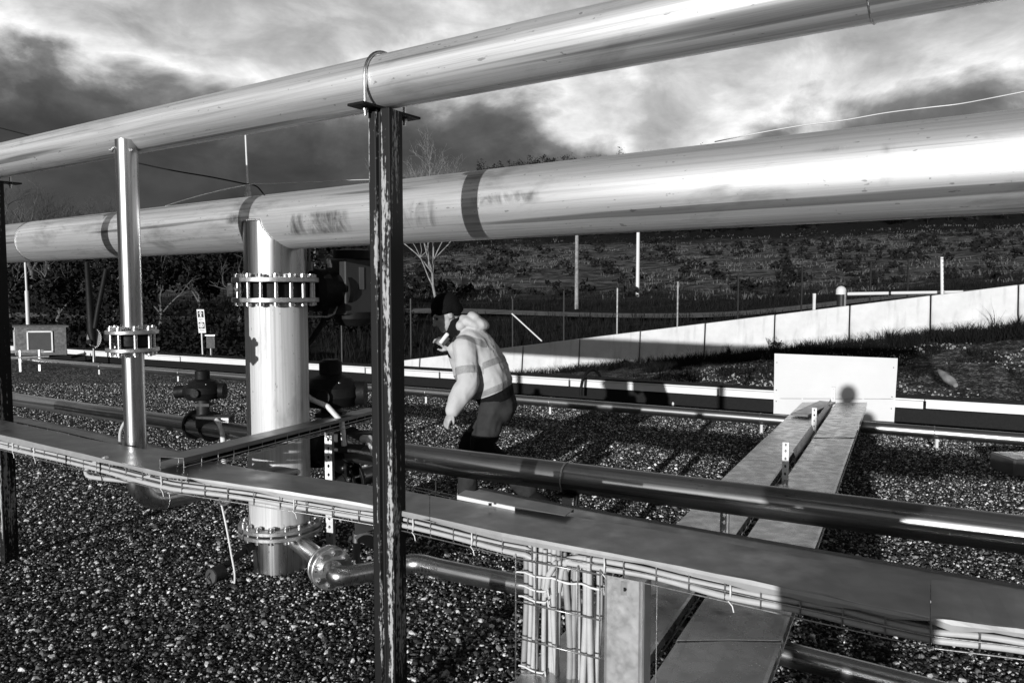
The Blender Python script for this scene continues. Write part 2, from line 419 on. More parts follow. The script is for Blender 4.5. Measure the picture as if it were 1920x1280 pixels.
md = stones.modifiers.new('scatter', 'NODES'); md.node_group = ng

# a pale dirt track across the foot of the hill
mb = MB(); vs = []
for i in range(60):
    px = -300+i*42
    c = at_y(px, 588-(px-800)*.006 if px > 800 else 588, 38+2*math.sin(i*.3))
    for dy in (-1.6, 1.6): vs.append((c.x, c.y+dy, gzf(c.x, c.y+dy)+.12))
mb.add(vs, [(2*i, 2*i+2, 2*i+3, 2*i+1) for i in range(59)], True)
tag(build('track', mb, 'track_dirt'), 'pale dirt track along the foot of the hillside', None, kind='structure')

# ------------------------------------------------------------------ concrete barriers
bprof = [(-.30, 0), (-.30, .08), (-.16, .26), (-.09, .80), (.09, .80), (.16, .26), (.30, .08), (.30, 0)]
def barrier(t0, t1, label, k):
    gap = .012
    o = empty('concrete_barrier', WP+WD*(WLEN*t0), label, 'barrier', 'concrete barriers along the bank')
    za, zb = wall_top(t0)-.80, wall_top(t1)-.80
    o.location.z = za
    a = WP+WD*(WLEN*t0+gap); b = WP+WD*(WLEN*t1-gap); jit = (random.random()-.5)*.03
    mb = MB(); vs = []
    for P0, zz in ((a, za), (b, zb)):
        vs += [(P0.x+WN.x*(yy+jit), P0.y+WN.y*(yy+jit), zz+h) for yy, h in bprof]
    n = len(bprof)
    mb.add(vs, [(i, (i+1) % n, n+(i+1) % n, n+i) for i in range(n)] + [tuple(range(n))[::-1], tuple(range(n, 2*n))])
    body = build('body', mb, 'concrete', o)
    bv = body.modifiers.new('bevel', 'BEVEL'); bv.width = .015; bv.segments = 2; bv.limit_method = 'ANGLE'
dt = 1/7*.985
for k in range(-4, 8):
    lab = 'pale concrete barrier segment in the row climbing the bank'
    lab = {-3: 'concrete barrier segment half hidden by the weathered post', -2: 'concrete barrier segment between the weathered post and the worker', -1: 'concrete barrier segment directly behind the worker', 0: 'concrete barrier segment behind the black hose arch',
           1: 'concrete barrier segment behind the small dark bush', 2: 'concrete barrier segment behind the fan of bare stalks', 3: 'concrete barrier segment behind the leafy dark weed', 4: 'concrete barrier segment below the boom gate post',
           5: 'concrete barrier segment behind two spiky grass tufts', 6: 'concrete barrier segment behind thin dry stalks', 7: 'highest concrete barrier segment at the top of the bank'}.get(k, lab)
    if k == -4: lab = 'lowest pale concrete barrier segment, sinking behind the kerb'
    barrier(k*dt+.005, (k+1)*dt+.005, lab, k)

# ------------------------------------------------------------------ low kerb at the edge of the gravel, white capped
kerb = empty('edge_kerb', HP, 'long low black kerb with white cap strip along the far gravel edge', 'kerb')
mb = MB(); n0, n1 = -16.0, 9.0
MK = Matrix(((HD.x, HN.x, 0, HP.x), (HD.y, HN.y, 0, HP.y), (0, 0, 1, 0), (0, 0, 0, 1)))
mb.box(((n0+n1)/2, .10, .085), (n1-n0, .16, .25), MK)
build('body', mb, 'rubber', kerb)
x = n0
while x < n1:
    ln = random.uniform(1.4, 2.6); ln = min(ln, n1-x)
    mb = MB(); mb.box((x+ln/2, .09+random.uniform(-.006, .006), .262+random.uniform(-.006, .006)), (ln-.03, .20, .085), MK)
    mb.box((x+ln/2, .09, .318), (ln-.01, .22, .018), MK)
    o = build('cap_strip', mb, 'white_paint', kerb); x += ln
mb = MB(); mb.box(((n0+n1)/2, .09, .340), (n1-n0, .23, .02), MK); build('top_rail', mb, 'rubber', kerb)

# ------------------------------------------------------------------ vegetation
def leaf_cloud(mb, c, rad, n, size, flat=1.0):
    """n small leaf faces spread through an uneven volume"""
    c = Vector(c); lobes = [(Vector((random.gauss(0, .5), random.gauss(0, .5), random.gauss(0, .42*flat)))*rad, random.uniform(.28, .62)*rad) for _ in range(7)]
    vs = []; fs = []
    for i in range(n):
        lc, lr = random.choice(lobes)
        d = Vector((random.gauss(0, 1), random.gauss(0, 1), random.gauss(0, 1))).normalized()*lr*random.random()**.45
        d.z *= flat; p = c+lc+d
        a = Vector((random.gauss(0, 1), random.gauss(0, 1), random.gauss(0, .7))).normalized()*size*random.uniform(.5, 1.3); b = a.orthogonal().normalized()
        b.rotate(Quaternion(a.normalized(), random.random()*6.28)); b *= size*random.uniform(.25, .55)
        k = len(vs); vs += [p-a*.5, p+b, p+a*.5, p-b]; fs.append((k, k+1, k+2, k+3))
    mb.add(vs, fs)
def blades(mb, c, n, h, spread, wid, lean=.5):
    c = Vector(c)
    for i in range(n):
        a = random.random()*6.28; p = c+Vector((math.cos(a), math.sin(a), 0))*spread*random.random()
        hh = h*random.uniform(.45, 1.1); ln = Vector((math.cos(a), math.sin(a), 0))*hh*lean*random.random()
        sd = Vector((-math.sin(a+1), math.cos(a+1), 0))*wid
        m1 = p+ln*.35+Vector((0, 0, hh*.6)); tp = p+ln+Vector((0, 0, hh))
        mb.add([p-sd, p+sd, m1+sd*.6, m1-sd*.6, tp], [(0, 1, 2, 3), (3, 2, 4)])
def branches(mb, p, d, ln, r, depth, up=.25, spread=.6, kids=3):
    pts = [Vector(p)]; dd = Vector(d).normalized(); m = 4
    for i in range(m):
        dd = (dd+Vector((random.gauss(0, .14), random.gauss(0, .14), random.gauss(0, .10)+up*.12))).normalized()
        pts.append(pts[-1]+dd*ln/m)
    mb.tube(pts, [r*(1-.5*i/m) for i in range(m+1)], 5 if depth > 1 else 3, cap=False)
    if depth <= 0: return
    for k in range(kids):
        i = random.choice((2, 3, 4, 4)); nd = (dd+Vector((random.gauss(0, spread), random.gauss(0, spread), random.gauss(up, spread*.5)))).normalized()
        branches(mb, pts[i], nd, ln*random.uniform(.55, .8), r*.5*(1-.1*i/m)+.002, depth-1, up, spread, kids)
def tree(name, base, h, label, group, bare=False, bark='bark', crown_r=None, leaves=900, leaf='leaf_dark', lsz=.16, depth=4, trunk_r=None):
    o = empty(name, base, label, 'tree', group); b = Vector(base); tr = trunk_r or h*.022
    mb = MB(); pts = [b+Vector((0, 0, -.2))]
    for i in range(1, 6): pts.append(b+Vector((random.gauss(0, .03)*h*i/5, random.gauss(0, .03)*h*i/5, h*.42*i/5)))
    mb.tube(pts, [tr*(1.25-.11*i) for i in range(6)], 8); build('trunk', mb, bark, o)
    mb = MB()
    for k in range(6 if bare else 5):
        a = k*1.1+random.random(); q = pts[random.choice((3, 4, 5, 5))]
        branches(mb, q, Vector((math.cos(a)*.6, math.sin(a)*.6, .85)), h*random.uniform(.26, .36), tr*.55, depth if bare else 2)
    branches(mb, pts[-1], Vector((0, 0, 1)), h*.32, tr*.7, depth if bare else 2)
    lb = build('limbs', mb, bark, o)
    if not bare:
        mb = MB(); cr = crown_r or h*.32
        leaf_cloud(mb, b+Vector((0, 0, h*.62)), cr, leaves, lsz, 1.0)
        build('crown', mb, leaf, o)
    return o
def ground_pt(px, y): 
    x = (px-960)/FPX*y; return Vector((x, y, gzf(x, y)))

UPV = Vector((0, 0, 1))
# bank: grass, weeds and stones between kerb and barriers
mb = MB(); ms = MB()
for i in range(9000):
    s = random.random()**.6; t = random.uniform(-.25, 1.05)
    pw_ = WP+WD*(WLEN*t); q = -random.random()*5.6*(.25+.75*random.random()); p = pw_+WN*q
    if (p-HP).dot(HN) < .35: continue
    z = gzf(p.x, p.y)
    dens = mnoise.noise(Vector((p.x*.8, p.y*.8, 3)))*.6+mnoise.noise(Vector((p.x*2.5, p.y*2.5, 8)))*.4
    nearw = q > -1.5
    if dens > (.12 if not nearw else -.2): blades(mb, (p.x, p.y, z-.01), 7, random.uniform(.05, .17)*(1.5 if nearw else 1), .10, .006, .9)
tag(build('bank_grass', mb, 'grass_dark'), 'short dark grass and weeds growing on the stony bank', 'grass', kind='stuff')
for i in range(8000):
    t = random.uniform(-.25, 1.05); p = WP+WD*(WLEN*t)+WN*(-.3-random.random()*5.4)
    if (p-HP).dot(HN) < .3: continue
    if mnoise.noise(Vector((p.x*.7+9, p.y*.7, 3))) < -.05: continue
    r = random.uniform(.008, .028)*(2.2 if random.random() < .03 else 1)
    vs, fs = [], []
    bmx = Matrix.Translation((p.x, p.y, gzf(p.x, p.y)+r*.2)) @ Quaternion((random.random(), random.random(), random.random(), random.random())).normalized().to_matrix().to_4x4()
    a, b2, c2 = r*random.uniform(.7, 1.3), r*random.uniform(.6, 1.1), r*random.uniform(.4, .8)
    ms.add([(a, 0, 0), (-a, 0, 0), (0, b2, 0), (0, -b2, 0), (.2*a, 0, c2), (0, .1*b2, -c2)],
           [(0, 2, 4), (2, 1, 4), (1, 3, 4), (3, 0, 4), (2, 0, 5), (1, 2, 5), (3, 1, 5), (0, 3, 5)], False, bmx)
plain('bank_stone', .30, .85, 0, .5, 3)
tag(build('bank_stones', ms, 'bank_stone'), 'pale rubble stones strewn over the bank below the barriers', 'stones', kind='stuff')
# weeds at the foot of the barriers
for px, py, hh, lab in ((1455, 640, .34, 'leafy dark weed at the foot of the barriers beside the white panel'),
                        (1375, 660, .26, 'wiry weed with a few leaves at a barrier joint'),
                        (1180, 672, .22, 'small dark bush in front of the lower barriers'),
                        (1665, 612, .30, 'spiky dark grass tuft against the barriers above the white panel'),
                        (1745, 610, .22, 'round spiky grass tuft against the upper barriers'),
                        (1860, 590, .40, 'thin dry stalks in front of the highest barrier'),
                        (1310, 665, .34, 'fan of thin bare stalks in front of a barrier')):
    u = (px-960)/FPX; tt = (18*u-.25)/(9.05+4*u); p = WP+WD*(WLEN*tt)+WN*(-.55); z = gzf(p.x, p.y)
    o = empty('weed', (p.x, p.y, z), lab, 'weed', 'weeds along the barriers'); mb = MB()
    if 'tuft' in lab: blades(mb, (p.x, p.y, z-.02), 130, hh, .14, .007, 1.1); build('blades', mb, 'grass_dark', o)
    elif 'stalks' in lab: blades(mb, (p.x, p.y, z-.02), 16, hh*1.3, .05, .004, 1.0); build('stalks', mb, 'grass_dark', o)
    else:
        for k in range(6): branches(mb, (p.x, p.y, z-.02), Vector((random.gauss(0, .5), random.gauss(0, .5), 1)), hh*.6, .006, 2, .3, .5, 2)
        build('stems', mb, 'bark', o); mb = MB(); leaf_cloud(mb, (p.x, p.y, z+hh*.4), hh*.42, 170, .04); build('leaves', mb, 'leaf_dark', o)

# rough dark verge behind the barriers, up to the track and the field edge
mb = MB()
for i in range(9000):
    y = 17+random.random()**1.3*40; x = random.uniform(-.75, .75)*y
    if (Vector((x, y, 0))-WP).dot(WN) < .6 or abs(y-38) < 2.4: continue
    z = gzf(x, y); blades(mb, (x, y, z-.03), 4, random.uniform(.25, .7), .25, .018, .6)
tag(build('verge_grass', mb, 'grass_dark'), 'rough dark grass on the verge behind the barriers', 'grass', kind='stuff')
# scrub on the pale field
mb = MB()
for i in range(620):
    y = random.uniform(50, 128); x = random.uniform(-.2, .85)*y
    if mnoise.noise(Vector((x*.06, y*.09, 1))) < -.15 and random.random() < .7: continue
    r = random.uniform(.25, .95)*(1.5 if random.random() < .12 else 1); leaf_cloud(mb, (x, y, gzf(x, y)+r*.35), r, 46, r*.42, .7)
tag(build('field_scrub', mb, 'leaf_dark'), 'low dark scrub dotted over the pale hillside field', 'scrub', kind='stuff')
mb = MB()
for i in range(7000):
    y = random.uniform(48, 128); x = random.uniform(-.3, .85)*y
    if mnoise.noise(Vector((x*.12, y*.2, 5))) < 0: continue
    blades(mb, (x, y, gzf(x, y)-.05), 3, random.uniform(.2, .5), .5, .05, .8)
tag(build('field_grass', mb, 'grass_dry'), 'dry pale grass on the hillside field', 'grass', kind='stuff')
# wood covering the upper hillside up to the crest
mb = MB()
for i in range(1000):
    y = random.uniform(132, 262); x = random.uniform(-.8, .85)*y
    h = random.uniform(3.2, 6.2); z = gzf(x, y)
    if random.random() < .25:
        branches(mb, (x, y, z), Vector((0, 0, 1)), h*.6, .12, 2, .3, .55, 3)
    leaf_cloud(mb, (x, y, z+h*.52), h*.55, 190 if y > 205 else 80, .42 if y > 205 else .8, .9)
tag(build('hill_wood', mb, 'leaf_dark'), 'dark wood covering the upper hillside to the skyline', 'wood', kind='stuff')
# hedge and trees at the left, behind the yard
for px, y, h, lab in ((20, 34, 3.2, 'broad dark tree behind the louvred hut, leftmost of the hedge'), (110, 30, 3.0, 'dark bushy tree behind the toothed disc arm'), (215, 36, 3.3, 'dark bushy tree behind the slim upright pipe'),
                      (300, 31, 2.9, 'low dark bushy tree in the hedge between slim pipe and sign'), (375, 35, 3.1, 'dark bushy tree behind the white sign'),
                      (450, 32, 2.8, 'dark bushy tree beside the thick riser pipe'), (560, 37, 2.9, 'dark bushy tree behind the motor drive'),
                      (660, 40, 3.1, 'dark tree half hidden by the weathered post')):
    tree('bushy_tree', ground_pt(px, y), h*1.25, lab, 'dark trees of the hedge', crown_r=h*.52, leaves=1500, lsz=.22)
mb = MB()
for i in range(300):
    px = random.uniform(-120, 760); y = random.uniform(23, 33) if px < 480 else random.uniform(30, 36); p = ground_pt(px, y)
    r = random.uniform(.35, .8)*(1.25 if px < 480 else .8); leaf_cloud(mb, p+UPV*r*.7, r, 90, .15, .9)
tag(build('hedge_undergrowth', mb, 'leaf_dark'), 'dense dark undergrowth along the hedge left of the worker', 'undergrowth', kind='stuff')
for px, y, h, lab in ((15, 55, 11.5, 'big bare tree with dense twigs on the skyline, leftmost'), (62, 60, 11.0, 'dense bare tree beside the largest skyline tree'),
                      (96, 62, 9.6, 'thin bare tree alone on the skyline'), (178, 66, 9.6, 'small bare tree just left of the slim pipe'), (212, 63, 9.8, 'bare tree touching the slim upright pipe on the skyline')):
    p = ground_pt(px, y); tree('bare_tree', p, 1.55+(548-(378 if px < 80 else 388))/FPX*y-p.z, lab, 'bare trees on the skyline', bare=True, depth=4, trunk_r=.16)
tree('bare_tree', ground_pt(815, 33), 6.6, 'pale barked bare tree behind the stooping worker', None, bare=True, bark='bark_pale', depth=5, trunk_r=.06)

# ================================================================== pipework
UP = Vector((0, 0, 1))
# ---- upper pipe on posts
A0 = at_y(727, 150, 2.73); A1 = at_y(0, 304, 4.35); AD = (A1-A0).normalized()
A1 = A0+AD*(A1-A0).length; AR = .092
AZ = (A0.z+A1.z)/2; A0.z = A1.z = AZ; AD = (A1-A0).normalized()
def a_at(px):
    u = (px-960)/FPX; t = (u*A0.y-A0.x)/(AD.x-u*AD.y); return A0+AD*t
up = empty('overhead_pipe', Vector((A0.x, A0.y, AZ-AR)), 'slim steel pipe running highest, clamped on top of the dark posts', 'pipe')
pipe('pipe_run', A0-AD*2.6, A0+AD*7.5, AR, 'steel_a', up, 64, 2.1)
ring_bead('weld_bead', A0-AD*1.55, AD, AR, .003, 'weld', up)
# slim riser hanging from it
VP = a_at(247); VP = Vector((VP.x*.964, VP.y*.964, 0)); VR = .0475
zb = at_y(262, 945, VP.y).z
slim = empty('slim_riser', Vector((VP.x, VP.y, zb-.1)), 'slim polished upright pipe dropping from the overhead pipe to an elbow', 'pipe')
z1, z2 = at_y(250, 622, VP.y).z, at_y(250, 655, VP.y).z
er = .13                                                   # elbow radius
pipe('upper_pipe', (VP.x, VP.y, z1+.012), (VP.x, VP.y, AZ-.05), VR, 'steel_pol', slim, 40)
pipe('lower_pipe', (VP.x, VP.y, zb+er), (VP.x, VP.y, z2-.012), VR, 'steel_pol', slim, 40)
ed = Vector((.62, .78, 0)).normalized()
c = Vector((VP.x, VP.y, zb+er))+ed*er
build('elbow', MB().tube(arc(c, -ed, -UP, er, 14), VR, 32), 'steel_pol', slim)
e1 = c-UP*er; e2 = e1+ed*.30
pipe('horizontal_pipe', e1, e2, VR, 'steel_pol', slim, 40)
ring_bead('weld_bead', e1, ed, VR, .0025, 'weld', slim); ring_bead('weld_bead', (VP.x, VP.y, zb+er), UP, VR, .0025, 'weld', slim)
flange_pair(slim, e2+ed*.02, ed, .10, VR*.98, .018, .02, 8, .78, .008)
pipe('horizontal_pipe', e2+ed*.05, e2+ed*.42, VR, 'steel_dark', slim, 32)
flange_pair(slim, (VP.x, VP.y, (z1+z2)/2), UP, .113, VR*.98, .018, (z1-z2)-.018, 8, .78, .009, .2)
build('valve_disc', MB().lathe([(.06, -.03), (.075, -.022), (.075, .022), (.06, .03)], 32, Matrix.Translation((VP.x, VP.y, (z1+z2)/2))), 'black_iron', slim)
build('valve_shaft', MB().cyl((VP.x, VP.y, (z1+z2)/2), (VP.x-.13, VP.y+.02, (z1+z2)/2+.005), .016, 12).lathe([(.03, 0), (.03, .03)], 6, Matrix.Translation((VP.x-.11, VP.y+.015, (z1+z2)/2+.01))), 'black_iron', slim)
# saddle weld at the top
build('weld_patch', MB().tube([(VP.x-.06+.01*i, VP.y-.03-.004*math.sin(i), AZ-AR*.72-.012*(i % 2)-.012*abs(i-5)*.5) for i in range(11)], .007, 6), 'weld', slim)

# ---- big header pipe
B0 = at_y(515, 417, 4.26); B1 = at_y(1920, 302, 2.29); BR = .152
BZ = (B0.z+B1.z)/2; B0.z = B1.z = BZ; BD = (B0-B1).normalized()          # BD points to the far left
def b_at(px):
    u = (px-960)/FPX; t = (u*B0.y-B0.x)/(BD.x-u*BD.y); return B0+BD*t
hd = empty('header_pipe', Vector((B0.x, B0.y, BZ-BR)), 'thickest steel header pipe crossing below the overhead pipe, smeared and striped with shadow', 'pipe')
bj = b_at(75)
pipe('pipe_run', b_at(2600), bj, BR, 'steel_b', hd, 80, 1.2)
ring_bead('weld_bead', bj, BD, BR, .006, 'weld', hd, 64)
tag(pipe('end_section', bj, bj+BD*3.5, BR*.998, 'steel_end', hd, 64), 'darker pipe section beyond the weld')
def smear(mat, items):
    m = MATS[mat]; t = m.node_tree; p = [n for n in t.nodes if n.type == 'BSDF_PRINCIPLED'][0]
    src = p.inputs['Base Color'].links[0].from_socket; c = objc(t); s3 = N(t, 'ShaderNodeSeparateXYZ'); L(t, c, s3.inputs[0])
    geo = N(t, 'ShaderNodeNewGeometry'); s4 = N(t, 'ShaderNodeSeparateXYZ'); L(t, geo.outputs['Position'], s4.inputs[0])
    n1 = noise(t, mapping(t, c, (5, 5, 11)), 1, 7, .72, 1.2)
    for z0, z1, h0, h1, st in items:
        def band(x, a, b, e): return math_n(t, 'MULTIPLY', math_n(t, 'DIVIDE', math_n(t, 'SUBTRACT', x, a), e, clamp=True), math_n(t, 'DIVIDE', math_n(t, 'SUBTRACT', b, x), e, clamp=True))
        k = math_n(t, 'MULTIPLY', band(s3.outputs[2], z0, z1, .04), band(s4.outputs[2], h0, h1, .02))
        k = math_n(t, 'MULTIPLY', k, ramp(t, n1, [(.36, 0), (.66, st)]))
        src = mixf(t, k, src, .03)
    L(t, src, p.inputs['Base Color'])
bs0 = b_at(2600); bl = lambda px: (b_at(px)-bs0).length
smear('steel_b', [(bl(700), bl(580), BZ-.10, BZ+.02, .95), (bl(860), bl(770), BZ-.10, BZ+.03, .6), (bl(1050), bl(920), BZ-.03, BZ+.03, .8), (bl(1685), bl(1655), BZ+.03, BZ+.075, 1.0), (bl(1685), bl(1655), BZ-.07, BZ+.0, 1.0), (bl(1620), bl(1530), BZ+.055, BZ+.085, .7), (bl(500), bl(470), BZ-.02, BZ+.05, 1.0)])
# ---- thick riser under the header
RC = Vector((B0.x, B0.y, 0)); RR = .168
zf1, zf2 = at_y(515, 525, RC.y).z, at_y(515, 562, RC.y).z
zl = at_y(520, 992, RC.y-.1).z
rs_ = empty('thick_riser', RC, 'thick pale upright riser pipe with bolted flanges under the header pipe', 'pipe')
BN = Vector((-BD.y, BD.x, 0))
mb = MB(); n = 72; vs = []
for j, zz in enumerate(np.linspace(0, 1, 6)):
    for i in range(n):
        a = 2*math.pi*i/n; d = Vector((math.cos(a), math.sin(a), 0))*RR
        s = min(abs(d.dot(BN)), BR*.9995); ztop = BZ-math.sqrt(BR*BR-s*s)*.985+.004
        z = zf1+.012+(ztop-zf1-.012)*zz; vs.append((RC.x+d.x, RC.y+d.y, z))
mb.add(vs, [(j*n+i, j*n+(i+1) % n, (j+1)*n+(i+1) % n, (j+1)*n+i) for j in range(5) for i in range(n)], True)
build('upper_spool', mb, 'steel_pol', rs_, RC)
pts = [Vector(v) for v in vs[-n:]]
build('saddle_weld', MB().tube([p+(p-Vector((RC.x, RC.y, p.z))).normalized()*.002 for p in pts], .006, 6, closed=True), 'weld', rs_)
pipe('main_pipe', (RC.x, RC.y, zl+.02), (RC.x, RC.y, zf2-.012), RR, 'steel_riser', rs_, 72)
pipe('base_spool', (RC.x, RC.y, -.02), (RC.x, RC.y, zl-.02), .150, 'steel_pol', rs_, 64)
flange_pair(rs_, (RC.x, RC.y, (zf1+zf2)/2), UP, .232, RR*.95, .026, (zf1-zf2)-.026, 16, .86, .0115, .1)
build('valve_ring', MB().lathe([(.15, -.045), (.172, -.04), (.172, .04), (.15, .045)], 48, Matrix.Translation((RC.x, RC.y, (zf1+zf2)/2))), 'black_iron', rs_)
flange_pair(rs_, (RC.x, RC.y, zl-.01), UP, .228, .145, .022, .012, 16, .86, .0115, .25)
# bolted lug of the valve at the left
lx = RC+Vector((-.225, -.05, (zf1+zf2)/2))
build('valve_lug', MB().cyl(lx+Vector((-.005, 0, 0)), lx+Vector((.12, .03, 0)), .03, 16).cyl(lx+Vector((-.02, -.01, 0)), lx, .042, 6), 'galv_dull', rs_)
# motor drive on the valve, to the right
mz = (zf1+zf2)/2; m0 = RC+Vector((.66, .75, 0))*.20+UP*mz; mdir = Vector((.66, .75, 0)).normalized()
mt = empty('motor_drive', m0, 'dark motor drive with square housing on the riser valve', 'motor', None)
MM = Matrix.Translation(m0) @ mdir.to_track_quat('Z', 'Y').to_matrix().to_4x4()
build('gear_housing', MB().lathe([(.05, 0), (.10, .01), (.125, .05), (.125, .10), (.105, .11), (.105, .20), (.13, .205), (.13, .235), (.09, .25)], 40, MM), 'black_iron', mt)
bx = m0+mdir*.33+Vector((0, -.01, .02))
MBX = Matrix.Translation(bx) @ mdir.to_track_quat('X', 'Z').to_matrix().to_4x4()
hb = build('drive_housing', MB().box((0, 0, 0), (.27, .20, .33), MBX), 'grey_box', mt)
bv = hb.modifiers.new('bevel', 'BEVEL'); bv.width = .012; bv.segments = 3
build('bottom_bulge', MB().lathe([(.03, -.07), (.09, -.06), (.125, -.02), (.13, .02)], 32, MBX @ Matrix.Translation((0, 0, -.17))), 'black_iron', mt)
build('top_cap', MB().lathe([(.12, 0), (.12, .05), (.06, .06)], 32, MBX @ Matrix.Translation((0, 0, .165))), 'black_iron', mt)
lo = build('name_plate', MB().box((-.02, -.104, .05), (.035, .004, .13), MBX), 'galv_dull', mt)
build('sensor_stub', MB().cyl(m0+mdir*.02+UP*.11, m0+mdir*.02+UP*.16, .025, 12).cyl(m0+mdir*.02+UP*.16, m0+mdir*.02+UP*.33, .006, 8), 'galv_dull', mt)
for k in range(2): build('cable_gland', MB().lathe([(.014, 0), (.014, .02), (.009, .03)], 6, Matrix.Translation(bx+mdir*(-.15)+UP*(.13-.02*k)+Vector((0, -.09+.02*k, 0)))), 'bolt_steel', mt)
build('drive_cable', MB().tube([m0+mdir*.13-UP*.10, m0+mdir*.11-UP*.19+Vector((0, -.02, 0)), m0+mdir*.02-UP*.29, m0-mdir*.06-UP*.36, m0-mdir*.10-UP*.40], .017, 10), 'rubber', mt)
build('conduit', MB().tube([m0-mdir*.02-UP*.15+Vector((0, -.05, 0)), m0+mdir*.15-UP*.155+Vector((0, -.06, 0)), m0+mdir*.20-UP*.14+Vector((0, -.06, 0)), m0+mdir*.24-UP*.06+Vector((0, -.06, 0))], .006, 8), 'wire', mt)
# lightning rod on the header
ra = b_at(470); rz = BZ+BR
rod = empty('rod_antenna', (ra.x, ra.y, rz), 'thin white rod antenna standing on the header pipe', 'antenna')
build('socket', MB().lathe([(.018, -.01), (.018, .03), (.013, .034), (.013, .06), (.010, .065)], 16, Matrix.Translation((ra.x, ra.y, rz))), 'galv', rod)
build('mast', MB().cyl((ra.x, ra.y, rz+.06), (ra.x-.01, ra.y, at_y(470, 205, ra.y).z), .0055, 8), 'white_paint', rod)

# ---- posts carrying the overhead pipe
def post(c, ztop, ang, label, s=.086, zb_=-.05):
    o = empty('support_post', Vector((c.x, c.y, 0)), label, 'post', 'posts under the overhead pipe')
    Mz = Matrix.Translation((c.x, c.y, 0)) @ Matrix.Rotation(ang, 4, 'Z')
    h = s/2; gw, gd = .007, .012
    prof = [(-h, -h), (-gw-.006, -h), (-gw, -h+gd), (gw-.004, -h+gd), (gw, -h), (h, -h), (h, h), (-h, h)]
    vs = [(x, y, z) for z in np.linspace(zb_, ztop, 2) for x, y in prof]; k = len(prof)
    mb = MB(); mb.add(vs, [(i, (i+1) % k, k+(i+1) % k, k+i) for i in range(k)]+[tuple(range(k))[::-1], tuple(range(k, 2*k))], False, Mz)
    col = build('column', mb, 'post_paint', o); bv = col.modifiers.new('bevel', 'BEVEL'); bv.width = .004; bv.segments = 2; bv.limit_method = 'ANGLE'
    # saddle plate across the pipe and U-bolt
    ac = a_at(960+FPX*c.x/c.y) if c.y > .5 else c
    P0 = Vector((ac.x, ac.y, 0)); AN = Vector((AD.y, -AD.x, 0))
    if AN.y > 0: AN = -AN                                     # towards the camera
    zp = AZ-AR-.006
    mb = MB()
    Mp = Matrix(((AD.x, AN.x, 0, P0.x), (AD.y, AN.y, 0, P0.y), (0, 0, 1, 0), (0, 0, 0, 1)))
    mb.box((0, 0, zp-.004), (.075, .29, .008), Mp); mb.box((0, .028, zp-.018), (.075, .006, .022), Mp)
    build('saddle_plate', mb, 'black_iron', o)
    rb = AR+.0075; pts = [P0+AN*rb+UP*(zp-.035)]
    pts += [P0+AN*(rb*math.cos(a))+UP*(AZ+rb*math.sin(a)) for a in np.linspace(0, math.pi, 20)] + [P0-AN*rb+UP*(zp-.035)]
    build('u_bolt', MB().tube(pts, .006, 10), 'bolt_steel', o)
    for sgn in (1, -1): build('nut', MB().lathe([(.011, 0), (.011, .010)], 6, Matrix.Translation(P0+AN*rb*sgn+UP*(zp-.019))), 'bolt_steel', o)
    return zp
PC = a_at(729); PC = Vector((PC.x, PC.y-.03, 0))
post(PC, AZ-AR-.014, -R(23), 'weathered dark steel post with paint streaks carrying the overhead pipe')
pl_ = a_at(1); post(Vector((pl_.x, pl_.y-.03, 0)), AZ-AR-.014, -R(23), 'black post half out of frame at the foot of the long ground shadow')

# ---- pipe line along the yard with valves
ZC = .615
c_l0 = at_z(-120, 727, ZC); c_l1 = at_z(345, 791, ZC); c_m = at_z(560, 826, ZC); c_r0 = at_z(655, 842, ZC); c_r1 = at_z(1910, 1001, ZC)
yl = empty('yard_pipe', Vector((c_r0.x, c_r0.y, 0)), 'long dark knee-high yard pipe passing in front of the worker', 'pipe')
pipe('thin_run', c_l0, c_m, .056, 'steel_left', yl, 40)
pipe('thick_run', c_r0, c_r1+(c_r1-c_r0).normalized()*1.2, .0745, 'steel_dark', yl, 56)
dd = (c_r0-c_m).normalized()
build('reducer', MB().cyl(c_m-dd*.001, c_m+dd*.12, .056, 40, .0745, cap=False).cyl(c_m+dd*.12, c_r0+dd*.03, .0745, 40, cap=False), 'steel_dark', yl)
cw = at_z(1062, 895, ZC); cdir = (c_r1-c_r0).normalized()
ring_bead('clamp_ring', cw-cdir*.0, cdir, .0775, .004, 'wire', yl)
sup = at_z(1070, 895, ZC); sup = Vector((sup.x, sup.y, 0))
so_ = empty('pipe_stand', sup, 'short rusty stand under the knee-high yard pipe', 'stand')
Ms = Matrix.Translation(sup) @ Matrix.Rotation(math.atan2(cdir.y, cdir.x), 4, 'Z')
build('leg', MB().box((0, 0, .25), (.065, .065, .56), Ms), 'post_paint', so_)
build('saddle', MB().box((0, 0, ZC-.079), (.09, .15, .008), Ms), 'black_iron', so_); build('foot_plate', MB().box((0, 0, -.005), (.16, .16, .02), Ms), 'black_iron', so_)
for px in (112, 125):
    p = at_z(px, 760 if px == 112 else 762, ZC)
